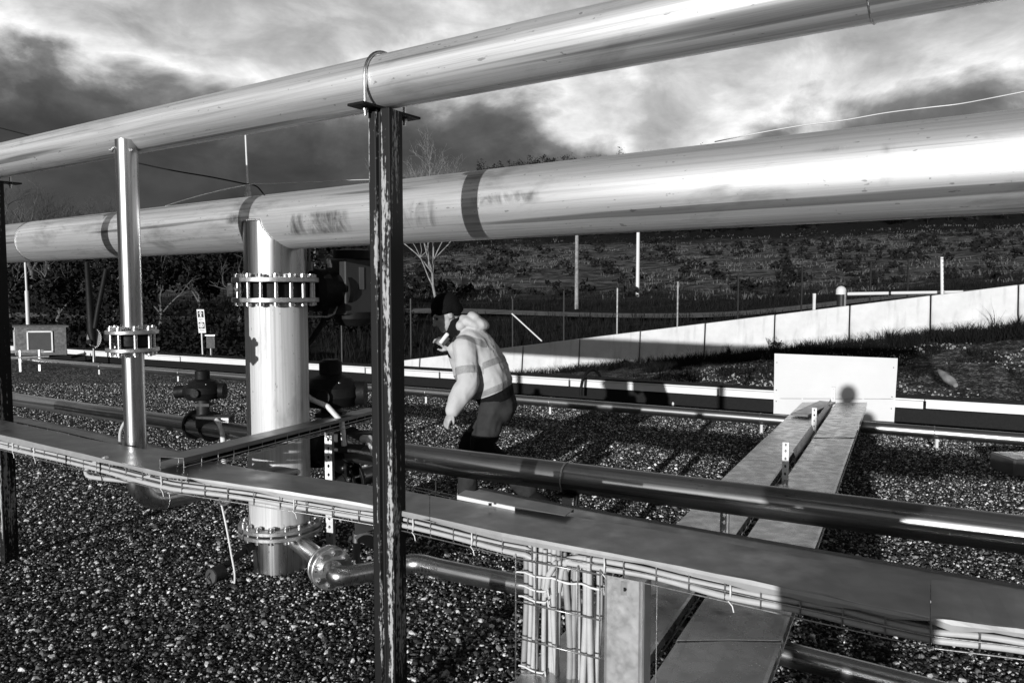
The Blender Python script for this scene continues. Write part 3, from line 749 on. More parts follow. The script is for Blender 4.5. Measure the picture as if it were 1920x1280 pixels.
def valve(px, py, z, adir, sc, label, tube_pts, hose=False):
    p = at_z(px, py, z); o = empty('actuated_valve', p, label, 'valve', 'actuated valves on the yard pipe'); adir = adir.normalized()
    q = adir.to_track_quat('Z', 'Y').to_matrix().to_4x4()
    fm = MB()
    for s0 in (-.10, .08): fm.lathe([(.06*sc, s0*sc), (.105*sc, s0*sc), (.105*sc, (s0+.022)*sc), (.06*sc, (s0+.022)*sc)], 32, Matrix.Translation(p) @ q)
    fm.lathe([(.075*sc, -.10*sc), (.09*sc, 0), (.075*sc, .10*sc)], 32, Matrix.Translation(p) @ q)
    build('valve_body', fm, 'black_iron', o)
    right = Vector((1, 0, 0)); fr = Vector((0, -1, 0))
    build('neck', MB().cyl(p+UP*.05*sc, p+UP*.19*sc, .045*sc, 20).box(tuple(p+UP*.15*sc), (.12*sc, .10*sc, .02*sc)), 'dark_body', o)
    a0 = p+UP*.245*sc
    build('actuator', MB().lathe([(.02*sc, -.07*sc), (.11*sc, -.055*sc), (.135*sc, -.01*sc), (.13*sc, .03*sc), (.09*sc, .07*sc), (.05*sc, .085*sc), (.05*sc, .14*sc), (.035*sc, .15*sc)], 28, Matrix.Translation(a0))
          .cyl(a0-right*.10*sc, a0-right*.19*sc-UP*.01*sc, .045*sc, 20).cyl(a0+right*.09*sc, a0+right*.155*sc, .055*sc, 20).cyl(a0+fr*.10*sc, a0+fr*.15*sc, .03*sc, 16), 'black_iron', o)
    bxp = p+right*.12*sc+fr*.10*sc+UP*.045*sc
    bx_ = build('junction_box', MB().box(tuple(bxp), (.24*sc, .09*sc, .085*sc)), 'dark_body', o); bv = bx_.modifiers.new('bevel', 'BEVEL'); bv.width = .008; bv.segments = 2
    build('name_plate', MB().box(tuple(bxp+right*.085*sc+fr*.047*sc+UP*.012*sc), (.05*sc, .004, .035*sc)), 'galv', o)
    for k in range(4):
        a = k*math.pi/2+.6; build('bolt', MB().lathe([(.008*sc, 0), (.008*sc, .012*sc)], 6, Matrix.Translation(a0+Vector((.10*math.cos(a)*sc, .10*math.sin(a)*sc, .045*sc)))), 'bolt_steel', o)
    if hose: build('hose', MB().tube(hose, .012*sc, 8), 'white_tube', o)
    build('white_hose', MB().tube([bxp+Vector(t)*sc for t in tube_pts], .018*sc, 12), 'white_tube', o)
    return o
valve(382, 797, ZC, c_m-c_l0, 1.0, 'black actuated valve with stubby white hose near the slim pipe', [(.03, -.045, .015), (.07, -.10, .0), (.11, -.16, -.04), (.13, -.2, -.12), (.13, -.2, -.3)])
pv = at_z(622, 838, ZC)
h0 = pv+Vector((-.13, -.05, .47))
valve(622, 838, ZC, c_r0-c_m, 1.35, 'tall black actuated valve with two curving white hoses behind the riser', [(.05, -.04, .02), (.09, -.10, .03), (.13, -.18, -.02), (.15, -.22, -.10), (.15, -.22, -.2)],
      [h0, h0+Vector((-.02, -.05, -.03)), h0+Vector((-.01, -.12, -.10)), h0+Vector((.06, -.14, -.15)), h0+Vector((.16, -.16, -.19)), h0+Vector((.24, -.16, -.28)), h0+Vector((.25, -.15, -.42))])
# branch from the riser, flanged, joining the yard pipe
b0 = RC+Vector((.10, .08, .40)); b1 = at_z(700, 832, ZC); bdir = (Vector((b1.x, b1.y, .43))-b0).normalized()
br = empty('branch_pipe', b0, 'dark flanged branch pipe between riser and yard pipe', 'pipe')
pipe('stub', b0, b0+bdir*.26, .055, 'steel_dark', br, 32); pipe('outer_run', b0+bdir*.36, Vector((b1.x, b1.y, .43)), .055, 'steel_dark', br, 32)
flange_pair(br, b0+bdir*.31, bdir, .13, .05, .02, .05, 8, .8, .009, mat='black_iron')
build('valve_disc', MB().lathe([(.07, -.024), (.085, -.02), (.085, .02), (.07, .024)], 32, Matrix.Translation(b0+bdir*.31) @ bdir.to_track_quat('Z', 'Y').to_matrix().to_4x4()), 'black_iron', br)

# ---- low pipe from the foot of the riser
ZG = .175
g0 = RC+Vector((.10, -.06, ZG)); g1 = at_z(612, 1058, ZG); g2 = at_z(690, 1072, ZG-.02); g3 = at_z(780, 1056, ZG); g4 = at_z(960, 1093, ZG); g5 = at_z(1500, 1234, ZG)
gp = empty('low_pipe', Vector((g1.x, g1.y, 0)), 'low bright pipe leaving the foot of the riser through bolted flanges', 'pipe')
gd = (g1-g0).normalized(); pipe('stub', g0, g1, .048, 'steel_pol', gp, 36)
flange_pair(gp, g1+gd*.045, gd, .105, .045, .018, .034, 8, .78, .009, .2)
gs = g1+gd*.09; g6 = g5+(g5-g4).normalized()*1.3
ctrl = [gs, gs+gd*.10, g2+(g3-g2)*.35, g3, g3+(g4-g3)*.3]
def catmull(P, k=10):
    P = [P[0]*2-P[1]]+P+[P[-1]*2-P[-2]]; r = []
    for i in range(1, len(P)-2):
        for j in range(k):
            t = j/k; a, b, c, d = P[i-1], P[i], P[i+1], P[i+2]
            r.append(.5*((2*b)+(c-a)*t+(2*a-5*b+4*c-d)*t*t+(3*b-a-3*c+d)*t**3))
    return r+[P[-2]]
build('elbow', MB().tube(catmull(ctrl, 10), .048, 32), 'steel_pol', gp)
pipe('main_run', g3+(g4-g3)*.29, g4+(g4-g3)*.3, .048, 'steel_pol', gp, 40)
e_ = g4+(g4-g3)*.3
pipe('end_run', e_+(e_-g5)*.0, g6, .046, 'steel_pol', gp, 40)
# small capped instrument with white cord
i1 = RC+Vector((-.13, -.07, .16)); i2 = at_y(402, 1077, i1.y-.22)
ins = empty('capped_gauge', i2, 'small round capped gauge on a stub at the foot of the riser', 'gauge')
idir = (i2-i1).normalized()
build('stub', MB().cyl(i1, i2+idir*-.05, .016, 16).cyl(i1+idir*.02, i1+idir*.06, .028, 16), 'black_iron', ins)
fd = Vector((-.45, -.85, .0)).normalized()
build('body', MB().cyl(i2-fd*.05, i2+fd*.02, .042, 28), 'dark_body', ins); build('dial', MB().cyl(i2+fd*.02, i2+fd*.026, .038, 28), 'galv_dull', ins)
build('hook', MB().tube([i2+fd*.028+Vector((.0, 0, .02)), i2+fd*.034+Vector((-.012, 0, .0)), i2+fd*.034+Vector((.006, 0, -.02)), i2+fd*.03+Vector((.01, 0, -.04))], .003, 6), 'black_iron', ins)
cp = [(413, 935, .25), (424, 985, .12), (434, 1040, .05), (440, 1075, .0), (438, 1100, .0), (427, 1124, .0), (408, 1116, .0), (400, 1100, .05)]
ptc = [at_y(a, b, i2.y+d*.3) for a, b, d in cp]
tag(build('rope_loop', MB().tube(catmull(ptc, 6), .0055, 8), 'white_tube', None, ptc[4]), 'white cord hanging in a loop beside the riser foot', 'cord')

# ---- thin bright pipe at the far side
ZE = .20; EP = [at_z(-60, 667, ZE), at_z(185, 686, ZE), at_z(965, 752, ZE), at_z(1450, 787, ZE), at_z(2050, 834, ZE)]
ep = empty('far_pipe', Vector((EP[2].x, EP[2].y, 0)), 'long bright pipe low over the far gravel, behind the worker', 'pipe')
EP[2] = EP[1]+(EP[3]-EP[1])*((EP[2].x-EP[1].x)/(EP[3].x-EP[1].x))
pipe('pipe_run', EP[0], EP[2], .058, 'steel_pol', ep, 32); pipe('pipe_run', EP[2], EP[4], .058, 'steel_pol', ep, 32)
for px in (187, 335, 560, 800, 1033, 1430, 1760):
    u = (px-960)/FPX; a, b = (EP[0], EP[2]) if px < 965 else (EP[2], EP[4])
    t = (u*a.y-a.x)/((b.x-a.x)-u*(b.y-a.y)); p = a+(b-a)*t
    s_ = empty('pipe_peg', (p.x, p.y, 0), 'small clamp peg holding the far bright pipe above the gravel', 'peg', 'pegs under the far pipe')
    build('peg', MB().box((p.x-.01, p.y-.06, .105), (.024, .02, .085)), 'white_paint', s_); ring_bead('clamp', p, (b-a).normalized(), .060, .004, 'wire', s_, 24)
# thin conduit on white blocks
pts = [at_z(a, b, .07) for a, b in ((150, 674), (277, 682), (400, 690), (575, 703), (685, 710), (808, 720), (965, 730), (1090, 739), (1190, 748), (1310, 757), (1450, 764), (1700, 782), (1920, 797))]
tag(build('conduit', MB().tube(catmull(pts, 4), .010, 6), 'white_tube', None, pts[5]), 'thin pale conduit lying along the far kerb on white blocks', 'conduit')
for px, py in ((335, 690), (402, 696), (685, 716), (808, 724), (1095, 745), (1268, 761)):
    p = at_z(px, py, .03); b_ = build('white_block', MB().box((p.x, p.y, .045), (.13, .09, .09), None), 'white_paint', None, (p.x, p.y, 0))
    tag(b_, 'small white block under the thin conduit', 'block', 'white blocks under the conduit'); bv = b_.modifiers.new('bevel', 'BEVEL'); bv.width = .008

# ================================================================== cable trays
NX = [-200, 0, 325, 480, 630, 740, 805, 952, 1215, 1455, 1662, 1745, 1920, 2300]
NY = [769, 815, 889, 912, 935, 954, 968, 1001, 1048, 1098, 1141, 1158, 1178, 1230]
FX = [-200, 0, 125, 239, 342, 480, 740, 870, 965, 1085, 1200, 1362, 1470, 1742, 1920, 2300]
FY = [742, 786, 815, 836, 854, 880, 916, 940, 953, 970, 988, 1016, 1039, 1085, 1108, 1150]
DZX = [-200, 262, 480, 740, 2300]; DZ = [.866, .859, .822, .772, .772]
def dz(px): return float(np.interp(px, DZX, DZ))
def d_near(px): return at_z(px, float(np.interp(px, NX, NY)), dz(px))
def d_far(px): return at_z(px, float(np.interp(px, FX, FY)), dz(px))
def strip(mb, rows, th=.0025):
    """rows: list of cross-sections (lists of points); builds a thin folded sheet"""
    k = len(rows[0]); vs = [p for r in rows for p in r]
    mb.add(vs, [(i*k+j, i*k+j+1, (i+1)*k+j+1, (i+1)*k+j) for i in range(len(rows)-1) for j in range(k-1)])
def sheet(name, mb, mat, parent, th=.0025):
    o = build(name, mb, mat, parent); s = o.modifiers.new('thickness', 'SOLIDIFY'); s.thickness = th; s.offset = -1; return o
lipd = .021
dt_ = empty('cable_tray', d_near(700)-UP*.06, 'long covered cable tray sagging across the foreground behind the weathered post', 'cable tray')
for a, b in ((-200, 352), (352, 806), (806, 1745), (1745, 2300)):
    rows = []
    for px in np.linspace(a+.6, b-.6, 15):
        n_, f_ = d_near(px), d_far(px); w_ = (f_-n_).normalized(); wob = .004*math.sin(px*.013+a)+.003*math.sin(px*.05)
        edge = .010*max(0, 1-min(abs(px-a), abs(px-b))/30)*(1 if a > 0 else .4)
        rows.append([f_-UP*(lipd-.004), f_, n_+w_*.012+UP*wob*.5, n_+UP*wob*.3, n_-UP*(.010-edge*.4)-w_*.004, n_-UP*(lipd+wob-edge)-w_*.003])
    mb = MB(); strip(mb, [r[:4] for r in rows]); cv = sheet('cover_plate', mb, 'galv_dull', dt_)
    mb = MB(); strip(mb, [[r[3]-UP*.0005]+r[4:] for r in rows]); sheet('front_lip', mb, 'lip_sun_tone', cv)  # same sheet as the cover, coloured lighter to stand for sunlight
def polyres(fn, a, b, step):
    pxs = np.linspace(a, b, 400); P = [fn(p) for p in pxs]; out = [(pxs[0], P[0])]; acc = 0
    for i in range(1, len(P)):
        acc += (P[i]-P[i-1]).length
        if acc >= step: out.append((pxs[i], P[i])); acc = 0
    return out
def wire_basket(parent, near, far, a, b, zlo, step, lip=0.0, nlong=(0., .5), r=.0023, name='wire_basket'):
    mb = MB(); S = polyres(near, a, b, step)
    for px, n_ in S:
        f_ = far(px); w_ = (f_-n_).normalized(); n2 = n_-w_*.001
        mb.tube([n2-UP*lip, n2-UP*(zlo-.006), n2-UP*zlo+w_*.006, f_-UP*zlo-w_*.006, f_-UP*(zlo-.006), f_-UP*lip], r, 6)
    for fr in nlong: 
        mb.tube([near(p)-UP*(lip+(zlo-lip)*(1-fr))+(far(p)-near(p)).normalized()*-.003 for p in np.linspace(a, b, 80)], r, 6)
    for k in (.25, .5, .75, 1):
        mb.tube([near(p)+(far(p)-near(p))*k-UP*zlo for p in np.linspace(a, b, 60)], r, 5)
    return build(name, mb, 'wire', parent)
wire_basket(dt_, d_near, d_far, -200, 2250, .072, .098, .014)
# cables lying in the tray
def cable_path(off, dzz, a, b, seed, k=60):
    rnd = random.Random(seed); ph = [rnd.random()*6 for _ in range(3)]; out = []
    for px in np.linspace(a, b, k):
        n_, f_ = d_near(px), d_far(px); w_ = (f_-n_).normalized()
        wob = .004*math.sin(px*.011+ph[0])+.003*math.sin(px*.027+ph[1])
        out.append(n_+w_*(off+wob)-UP*(dzz+.003*math.sin(px*.019+ph[2])))
    return out
for i, (off, dzz, a, b, r) in enumerate(((.012, .057, -200, 985, .0095), (.014, .037, -200, 985, .0065), (.034, .056, -200, 990, .0095), (.04, .036, -200, 960, .006), (.06, .058, -200, 2250, .010),
                                        (.012, .058, 1060, 2250, .0095), (.013, .037, 1085, 2250, .0085), (.033, .056, 1090, 2250, .0095), (.032, .036, 1095, 2250, .007), (.08, .058, -200, 2250, .010))):
    P = cable_path(off, dzz, a, b, i+3)
    if 950 < b < 1000:
        e = P[-1]; P += [e+Vector((.03, -.01, -.012)), e+Vector((.05, -.005, -.05)), e+Vector((.055, .0, -.12))]
    if 1050 < a < 1200:
        e = P[0]; P = [e+Vector((-.06, .03, -.12)), e+Vector((-.05, .025, -.05)), e+Vector((-.03, .012, -.008))]+P
    tag(build('tray_cable', MB().tube(P, r, 8), 'cable', None, P[len(P)//2]), 'pale cable lying in the long sagging foreground tray', 'cable', 'cables in the foreground tray')
for px in (22, 62, 122, 186, 300, 548, 772, 882, 1130, 1366):
    n_ = d_near(px); f_ = d_far(px); w_ = (f_-n_).normalized(); dark = px in (122, 186)
    t_ = (d_near(px+3)-n_).normalized()
    loop = [n_+w_*(.018+.026*math.cos(a))-UP*(.045+.026*math.sin(a)) + t_*.006*math.sin(a*.5) for a in np.linspace(0, 2*math.pi, 16, endpoint=False)]
    mbt = MB().tube(loop, .0028, 6, closed=True); mbt.tube([n_-UP*.068-w_*.006, n_-UP*.078-w_*.010+t_*.012, n_-UP*.095-w_*.008+t_*.016], .002, 5)
    tag(build('cable_tie', mbt, 'rubber' if dark else 'tie_white', None, loop[0]), ('black' if dark else 'white')+' tie strapped round the cables of the foreground tray', 'cable tie', ('black' if dark else 'white')+' cable ties on the tray')
# loose cable loop hanging below the tray
lp = [at_y(px, py, d_near(px).y+.02) for px, py in ((200, 858), (176, 868), (162, 882), (166, 892), (185, 896), (215, 899), (240, 901), (262, 897), (285, 893))]
tag(build('cable_loop', MB().tube(catmull(lp, 5), .0095, 10), 'cable', None, lp[3]), 'pale cable sagging in a loop under the foreground tray', 'cable')
lp = [p+UP*.012+Vector((.015, .02, 0)) for p in lp]
lp2 = [at_y(px, py, VP.y+.06) for px, py in ((226, 838), (225, 815), (229, 800), (238, 785))]
tag(build('cable_loop', MB().tube(catmull(lp2, 5), .0075, 10), 'cable', None, lp2[0]), 'pale cable rising out of the tray beside the slim riser', 'cable')

# second lower tray behind it, two lengths
def lower_tray(pn, wdt, z, label, a, b, open_a=None):
    nf = lambda px: at_z(px, float(np.interp(px, [q[0] for q in pn], [q[1] for q in pn])), z)
    dirv = (nf(b)-nf(a)).normalized(); nrm = Vector((-dirv.y, dirv.x, 0)); nrm = nrm if nrm.y > 0 else -nrm
    ff = lambda px: nf(px)+nrm*wdt
    o = empty('cable_tray', nf((a+b)/2)-UP*.06, label, 'cable tray'); rows = []
    for px in np.linspace(a, b, 14):
        n_, f_ = nf(px), ff(px); rows.append([f_-UP*.02, f_+UP*.006, f_-nrm*.012, n_+nrm*.01, n_, n_-UP*.026])
    mb = MB(); strip(mb, rows); sheet('cover_plate', mb, 'galv_dull', o)
    wire_basket(o, nf, ff, open_a if open_a else a, b, .055, .12, .0)
    return nf, ff
lower_tray([(-150, 752), (0, 784), (120, 809), (240, 838), (345, 861)], .085, .79, 'narrow tray with bright lip hidden behind the sagging foreground tray, left of the riser', -150, 340)
lower_tray([(690, 893), (857, 929), (965, 953), (1220, 1003), (1560, 1066), (1900, 1130), (2200, 1180)], .15, .715, 'narrow covered tray tucked behind the foreground tray near the worker', 862, 2200, 700)

lc = empty('loose_cover', at_z(950, 945, .787)-UP*.03, 'short loose cover plate with bright lip lying on the back edge of the foreground tray', 'cover plate')
rows = []
for px, yn, yf in ((857, 927, 918), (910, 938, 926), (965, 949, 935), (1010, 957, 944), (1060, 966, 954)):
    n_, f_ = at_z(px, yn, .787), at_z(px+16, yf, .787); rows.append([f_-UP*.012, f_, n_, n_-UP*.022])
mb = MB(); strip(mb, [r[:3] for r in rows]); cv = sheet('plate', mb, 'galv_dull', lc)
mb = MB(); strip(mb, [[r[2]-UP*.0005, r[3]] for r in rows[:3]]); sheet('sun_white_lip', mb, 'white_paint', cv)  # sunlight on this folded lip is given as plain white colour
lm = at_z(919, 945, .79); build('printed_mark', MB().box((lm.x, lm.y-.004, lm.z+.001), (.012, .002, .010)), 'black_iron', lc)
# cross tray in front of the riser
i0, i3 = at_z(322, 857, .890), at_z(702, 765, .805); idr = (i3-i0).normalized(); inr = Vector((idr.y, -idr.x, 0))
if inr.y > 0: inr = -inr
nfI = lambda t: i0+idr*((i3-i0).length*t)+inr*.055
ffI = lambda t: i0+idr*((i3-i0).length*t)-inr*.055
ct = empty('cross_tray', i0+idr*.4-UP*.06, 'narrow covered tray slanting up in front of the thick riser', 'cable tray')
rows = []
for t in np.linspace(0, 1.0, 12):
    n_, f_ = nfI(t), ffI(t); rows.append([f_-UP*.02, f_, n_-inr*.01, n_, n_-UP*.02])
mb = MB(); strip(mb, rows); sheet('cover_plate', mb, 'galv_dull', ct)
wire_basket(ct, nfI, ffI, 0.0, 1.0, .060, .11, .012)
for k in range(3):
    P = [i0+idr*((i3-i0).length*t)+inr*(.02-.02*k)-UP*(.047+.003*math.sin(t*9+k)) for t in np.linspace(.02, .99, 20)]
    tag(build('tray_cable', MB().tube(P, .008, 8), 'rubber', None, P[8]), 'dark cable in the slanting cross tray', 'cable', 'cables in the cross tray')
# slotted strut standing behind, carrying the cross tray
def strut(p, ztop, label, ang=0.0, s=.041, zb_=0.0, mat='galv', grp='slotted struts'):
    o = empty('slotted_strut', (p.x, p.y, zb_), label, 'strut', grp)
    Mz = Matrix.Translation((p.x, p.y, 0)) @ Matrix.Rotation(ang, 4, 'Z'); h = s/2; th = .003; mb = MB()
    hole, pitch = .007, .05; zz = zb_
    front = MB()                                              # perforated web: frames round each hole
    while zz < ztop-1e-4:
        z1_ = min(zz+pitch, ztop); c_ = (zz+z1_)/2
        outer = [(-h, zz), (h, zz), (h, z1_), (-h, z1_)]
        ring = [(hole*math.cos(a), c_+hole*1.5*math.sin(a)) for a in (R(225), R(270), R(315), 0, R(45), R(90), R(135), R(180))]
        vs = [(x, -h, z) for x, z in outer]+[(x, -h, z) for x, z in ring]
        front.add(vs, [(0, 1, 6, 5, 4), (1, 2, 8, 7, 6), (2, 3, 10, 9, 8), (3, 0, 4, 11, 10)], False, Mz); zz = z1_
    w_ = sheet('slotted_web', front, mat, o, th)
    mb.box((-h+th/2, .002, (zb_+ztop)/2), (th, s-.004, ztop-zb_), Mz); mb.box((h-th/2, .002, (zb_+ztop)/2), (th, s-.004, ztop-zb_), Mz)
    build('side_flanges', mb, mat, o)
    return o
ps = at_z(612, 789, .83); strut(Vector((ps.x+.01, ps.y+.02, 0)), .765, 'slotted galvanised strut behind the foreground tray beside the riser', -.1)
bkt = at_z(662, 985, .30); mb = MB()
bo = empty('channel_bracket', bkt, 'galvanised channel end sticking out below the foreground tray', 'bracket')
bd_ = Vector((.80, .60, .10)).normalized(); q = bd_.to_track_quat('Z', 'Y').to_matrix().to_4x4()
for c_, d_ in (((0, .045, .2), (.045, .004, .4)), ((0, -.045, .2), (.045, .004, .4)), ((-.0225, 0, .2), (.004, .09, .4))): mb.box(c_, d_, Matrix.Translation(bkt) @ q)
build('channel', mb, 'galv_dull', bo)
mb = MB(); mb.box((0, 0, .22), (.03, .06, .45), Matrix.Translation(bkt+Vector((.02, .05, -.06))) @ Vector((.75, .2, -.55)).normalized().to_track_quat('Z', 'Y').to_matrix().to_4x4()); build('brace', mb, 'galv_dull', bo)
mb = MB(); mb.cyl((bkt.x+.0, bkt.y+.08, -.01), (bkt.x+.0, bkt.y+.08, bkt.z-.05), .02, 14); build('leg', mb, 'galv_dull', bo)

# twin covered trays running away to the white panel
ZF = .33
def twin(l0, l1, r0, r1, joints, label, y0=1.0):
    La, Lb, Ra, Rb = at_z(*l0, ZF), at_z(*l1, ZF), at_z(*r0, ZF), at_z(*r1, ZF)
    def lp_(y): return La+(Lb-La)*((y-La.y)/(Lb.y-La.y))
    def rp_(y): return Ra+(Rb-Ra)*((y-Ra.y)/(Rb.y-Ra.y))
    o = empty('flat_tray', (lp_(4)+rp_(4))/2-UP*.08, label, 'cable tray', None)
    yy = [y0]+joints
    for k, (a, b) in enumerate(zip(yy[:-1], yy[1:])):
        rows = []; lift = .004+.006*(k % 2)
        for y in np.linspace(a+.004, b-.004+(.03 if k < len(yy)-2 else 0), 8):
            l, r = lp_(y), rp_(y); w_ = (r-l).normalized(); bow = .004*math.sin(y*3+k)
            rows.append([l-UP*.022, l+UP*lift, l+w_*.012+UP*lift, (l+r)/2+UP*(lift+bow), r-w_*.014+UP*lift, r+UP*(lift+.003), r-UP*.022])
        mb = MB(); strip(mb, rows); s = sheet('cover_plate', mb, 'tray_sheet', o)
        s.data.flip_normals()
    mb = MB()
    for fn, sg in ((lp_, 1), (rp_, -1)):
        for zz in (-.05,): mb.tube([fn(y)-UP*.052+Vector((.006*sg, 0, 0)) for y in np.linspace(y0, yy[-1]-.02, 20)], .003, 6)
        for y in np.arange(y0, yy[-1], .11): mb.tube([fn(y)-UP*.01+Vector((.005*sg, 0, 0)), fn(y)-UP*.054+Vector((.005*sg, 0, 0))], .002, 5)
    for y in np.arange(y0, yy[-1], .11): mb.tube([lp_(y)-UP*.054, rp_(y)-UP*.054], .002, 5)
    build('wire_basket', mb, 'wire', o)
    mb = MB()
    P = [[lp_(y)*(1-f)+rp_(y)*f-UP*.040 for y in np.linspace(y0, yy[-1]-.05, 16)] for f in (.15, .4, .62, .85)]
    for q_ in P: mb.tube(q_, .009, 6)
    build('cable_bundle', mb, 'rubber', o)
    return lp_, rp_
rl, rr_ = twin((1220, 1280), (1570, 755), (1446, 1262), (1625, 757), [2.6, 3.63, 6.35, 8.4], 'right one of the twin covered trays leading to the white panel')
ll, lr = twin((1350, 905), (1490, 769), (1465, 882), (1557, 751), [4.4, 6.32, 8.45], 'left one of the twin covered trays leading to the white panel')
sidep = empty('divider_strip', ((lr(6)+rl(6))/2)-UP*.05, 'thin upright metal strip between the far ends of the twin trays', 'strip'); mb = MB()
a_, b_ = (lr(5.6)*.45+rl(5.6)*.55), (lr(8.3)*.45+rl(8.3)*.55)
strip(mb, [[a_+UP*.06+Vector((-.02, 0, 0)), a_+UP*.0, a_-UP*.02], [b_+UP*.06+Vector((-.02, 0, 0)), b_, b_-UP*.02]]); sheet('strip', mb, 'galv', sidep)
plk = (ll(8.0)+lr(8.0))/2; o = build('loose_plank', MB().box((0, 0, 0), (.16, 1.1, .02), Matrix.Translation(plk+Vector((-.02, -.15, .03))) @ Matrix.Rotation(-.62, 4, 'Z')), 'galv_dull', None, plk)
tag(o, 'narrow metal plank lying across the far end of the left twin tray', 'plank')
for px, pb, pt_, sd in ((1472, 905, 828, 'nearest the dark yard pipe'), (1526, 812, 764, 'halfway to the white panel'), (1562, 757, 725, 'touching the white panel'), (1358, 1020, 958, 'just in front of the yard pipe')):
    b = at_z(px, pb, ZF-.02); strut(b, at_y(px, pt_, b.y).z, 'slotted strut peg between the twin trays, '+sd, -.4, .040, 0.0, 'white_paint' if px != 1358 else 'galv_dull')
pp = at_z(1462, 911, .1); tag(build('white_tag', MB().box((pp.x, pp.y, .10), (.10, .09, .008), Matrix.Translation((0, 0, 0))).box((pp.x, pp.y, .045), (.02, .02, .10)), 'white_paint', None, (pp.x, pp.y, 0)), 'small white tag low in the gap between the twin trays', 'tag')
# white panel
PY = 8.65; c00, c10, c11, c01 = at_y(1450, 777, PY), at_y(1676, 793, PY-.12), at_y(1683, 671, PY-.02), at_y(1452, 662, PY+.10)
pn = empty('sheet_screen', (c00+c10)/2, 'white sheet metal panel standing at the end of the twin trays', 'panel')
m0_, m1_ = c00+(c01-c00)*.26, c10+(c11-c10)*.37
nrm = (c10-c00).cross(c01-c00).normalized()
for nm, qd in (('upper_sheet', (m0_, m1_, c11, c01)), ('lower_sheet', (c00, c10, m1_, m0_))):
    rows = []
    for i in range(9):
        f = i/8; a, b = qd[0]+(qd[1]-qd[0])*f, qd[3]+(qd[2]-qd[3])*f
        rows.append([a+(b-a)*h_+nrm*(.006*math.sin(f*5+h_*3)*math.sin(h_*3.1)) for h_ in np.linspace(0.006, .994, 7)])
    mb = MB(); strip(mb, rows); s = sheet(nm, mb, 'panel_white', pn, .004)
for f in (.02, .97):
    for g_ in (.22, .40, .85):
        p = c00+(c10-c00)*f; q2 = c01+(c11-c01)*f; c_ = p+(q2-p)*g_+nrm*-.004 if nrm.y > 0 else p+(q2-p)*g_+nrm*.004
        build('rivet', MB().cyl(c_, c_+Vector((0, -.006, 0)), .006, 8), 'dark_body', pn)
build('rear_leg', MB().cyl(c00*.75+c10*.25+Vector((0, .05, -.15)), c01*.75+c11*.25+Vector((0, .03, -.1)), .015, 8).cyl(c00*.25+c10*.75+Vector((0, .05, -.15)), c01*.25+c11*.75+Vector((0, .03, -.1)), .015, 8), 'galv', pn)

# ================================================================== vertical cable drop in front
d965, d1130 = d_near(968), d_near(1128); dvec = (d1130-d965).normalized(); dn = Vector((-dvec.y, dvec.x, 0)); dn = dn if dn.y > 0 else -dn
dw = (Vector((d1130.x, d1130.y, 0))-Vector((d965.x, d965.y, 0))).length; ZB = .27
vb = empty('drop_basket', Vector((d965.x, d965.y, ZB)), 'wire basket full of pale cables hanging down from the foreground tray', 'basket')
mb = MB(); ztop = .715
def dp_(x, z, off=0.0): return Vector((d965.x, d965.y, 0))+dvec*x+dn*off+UP*z
for k in range(5):
    x = dw*k/4*.99; mb.tube([dp_(x, ztop, -.004), dp_(x, ZB, -.004), dp_(x, ZB-.004, .10), dp_(x, ztop, .10)], .0026, 6)
for z in (.70, .56, .44, .325, ZB): mb.tube([dp_(0, z, .10), dp_(-.002, z, -.006), dp_(dw, z, -.006), dp_(dw, z, .10)], .0026, 6)
build('wire_frame', mb, 'wire', vb)
rnd = random.Random(5); kx = 0
groups = [(0.012, 5, .0), (.072, 4, .004), (.120, 3, .008), (.172, 4, .002), (.232, 4, .006)]
sc_ = dw/.30
for gx, cnt, of in groups:
    for i in range(cnt):
        x0 = (gx+i*.0115)*sc_; am = rnd.uniform(-.004, .014); r = rnd.uniform(.007, .0105); of = rnd.uniform(0, .03)
        zt = .742+rnd.uniform(-.004, .004); bot = ZB+.02+rnd.uniform(0, .03)
        P = [dp_(x0+am*math.sin((zt-z)*8+gx*30)+(.012 if gx > .2 else 0)*(zt-z), z, .012+of+(.012 if i % 2 else 0)) for z in np.linspace(zt, bot, 9)]
        e = P[-1]; P += [e+Vector((.004, .02, -.022)), e+Vector((.012, .06, -.03)), e+Vector((.02, .12, -.03))]
        tag(build('drop_cable', MB().tube(P, r, 8), 'cable' if rnd.random() < .75 else 'cable_grey', None, P[4]), 'pale cable hanging upright inside the wire drop basket', 'cable', 'cables in the drop basket')
for z, a, b in ((.655, 0, .30), (.61, .01, .11), (.575, .01, .11), (.655, .155, .30), (.30, 0, .12), (.345, .01, .10)):
    P = [dp_(x*sc_, z+.004*math.sin(x*60), -.002+.0015*math.sin(x*90)) for x in np.linspace(a, b, 10)]
    tag(build('cable_tie', MB().tube(P, .0032, 6).tube([P[-1], P[-1]+Vector((.006, -.006, .01)), P[-1]+Vector((.008, -.008, -.012))], .0025, 5), 'tie_white', None, P[5]), 'white tie binding the upright cables in the drop basket', 'cable tie', 'white ties on the drop basket')
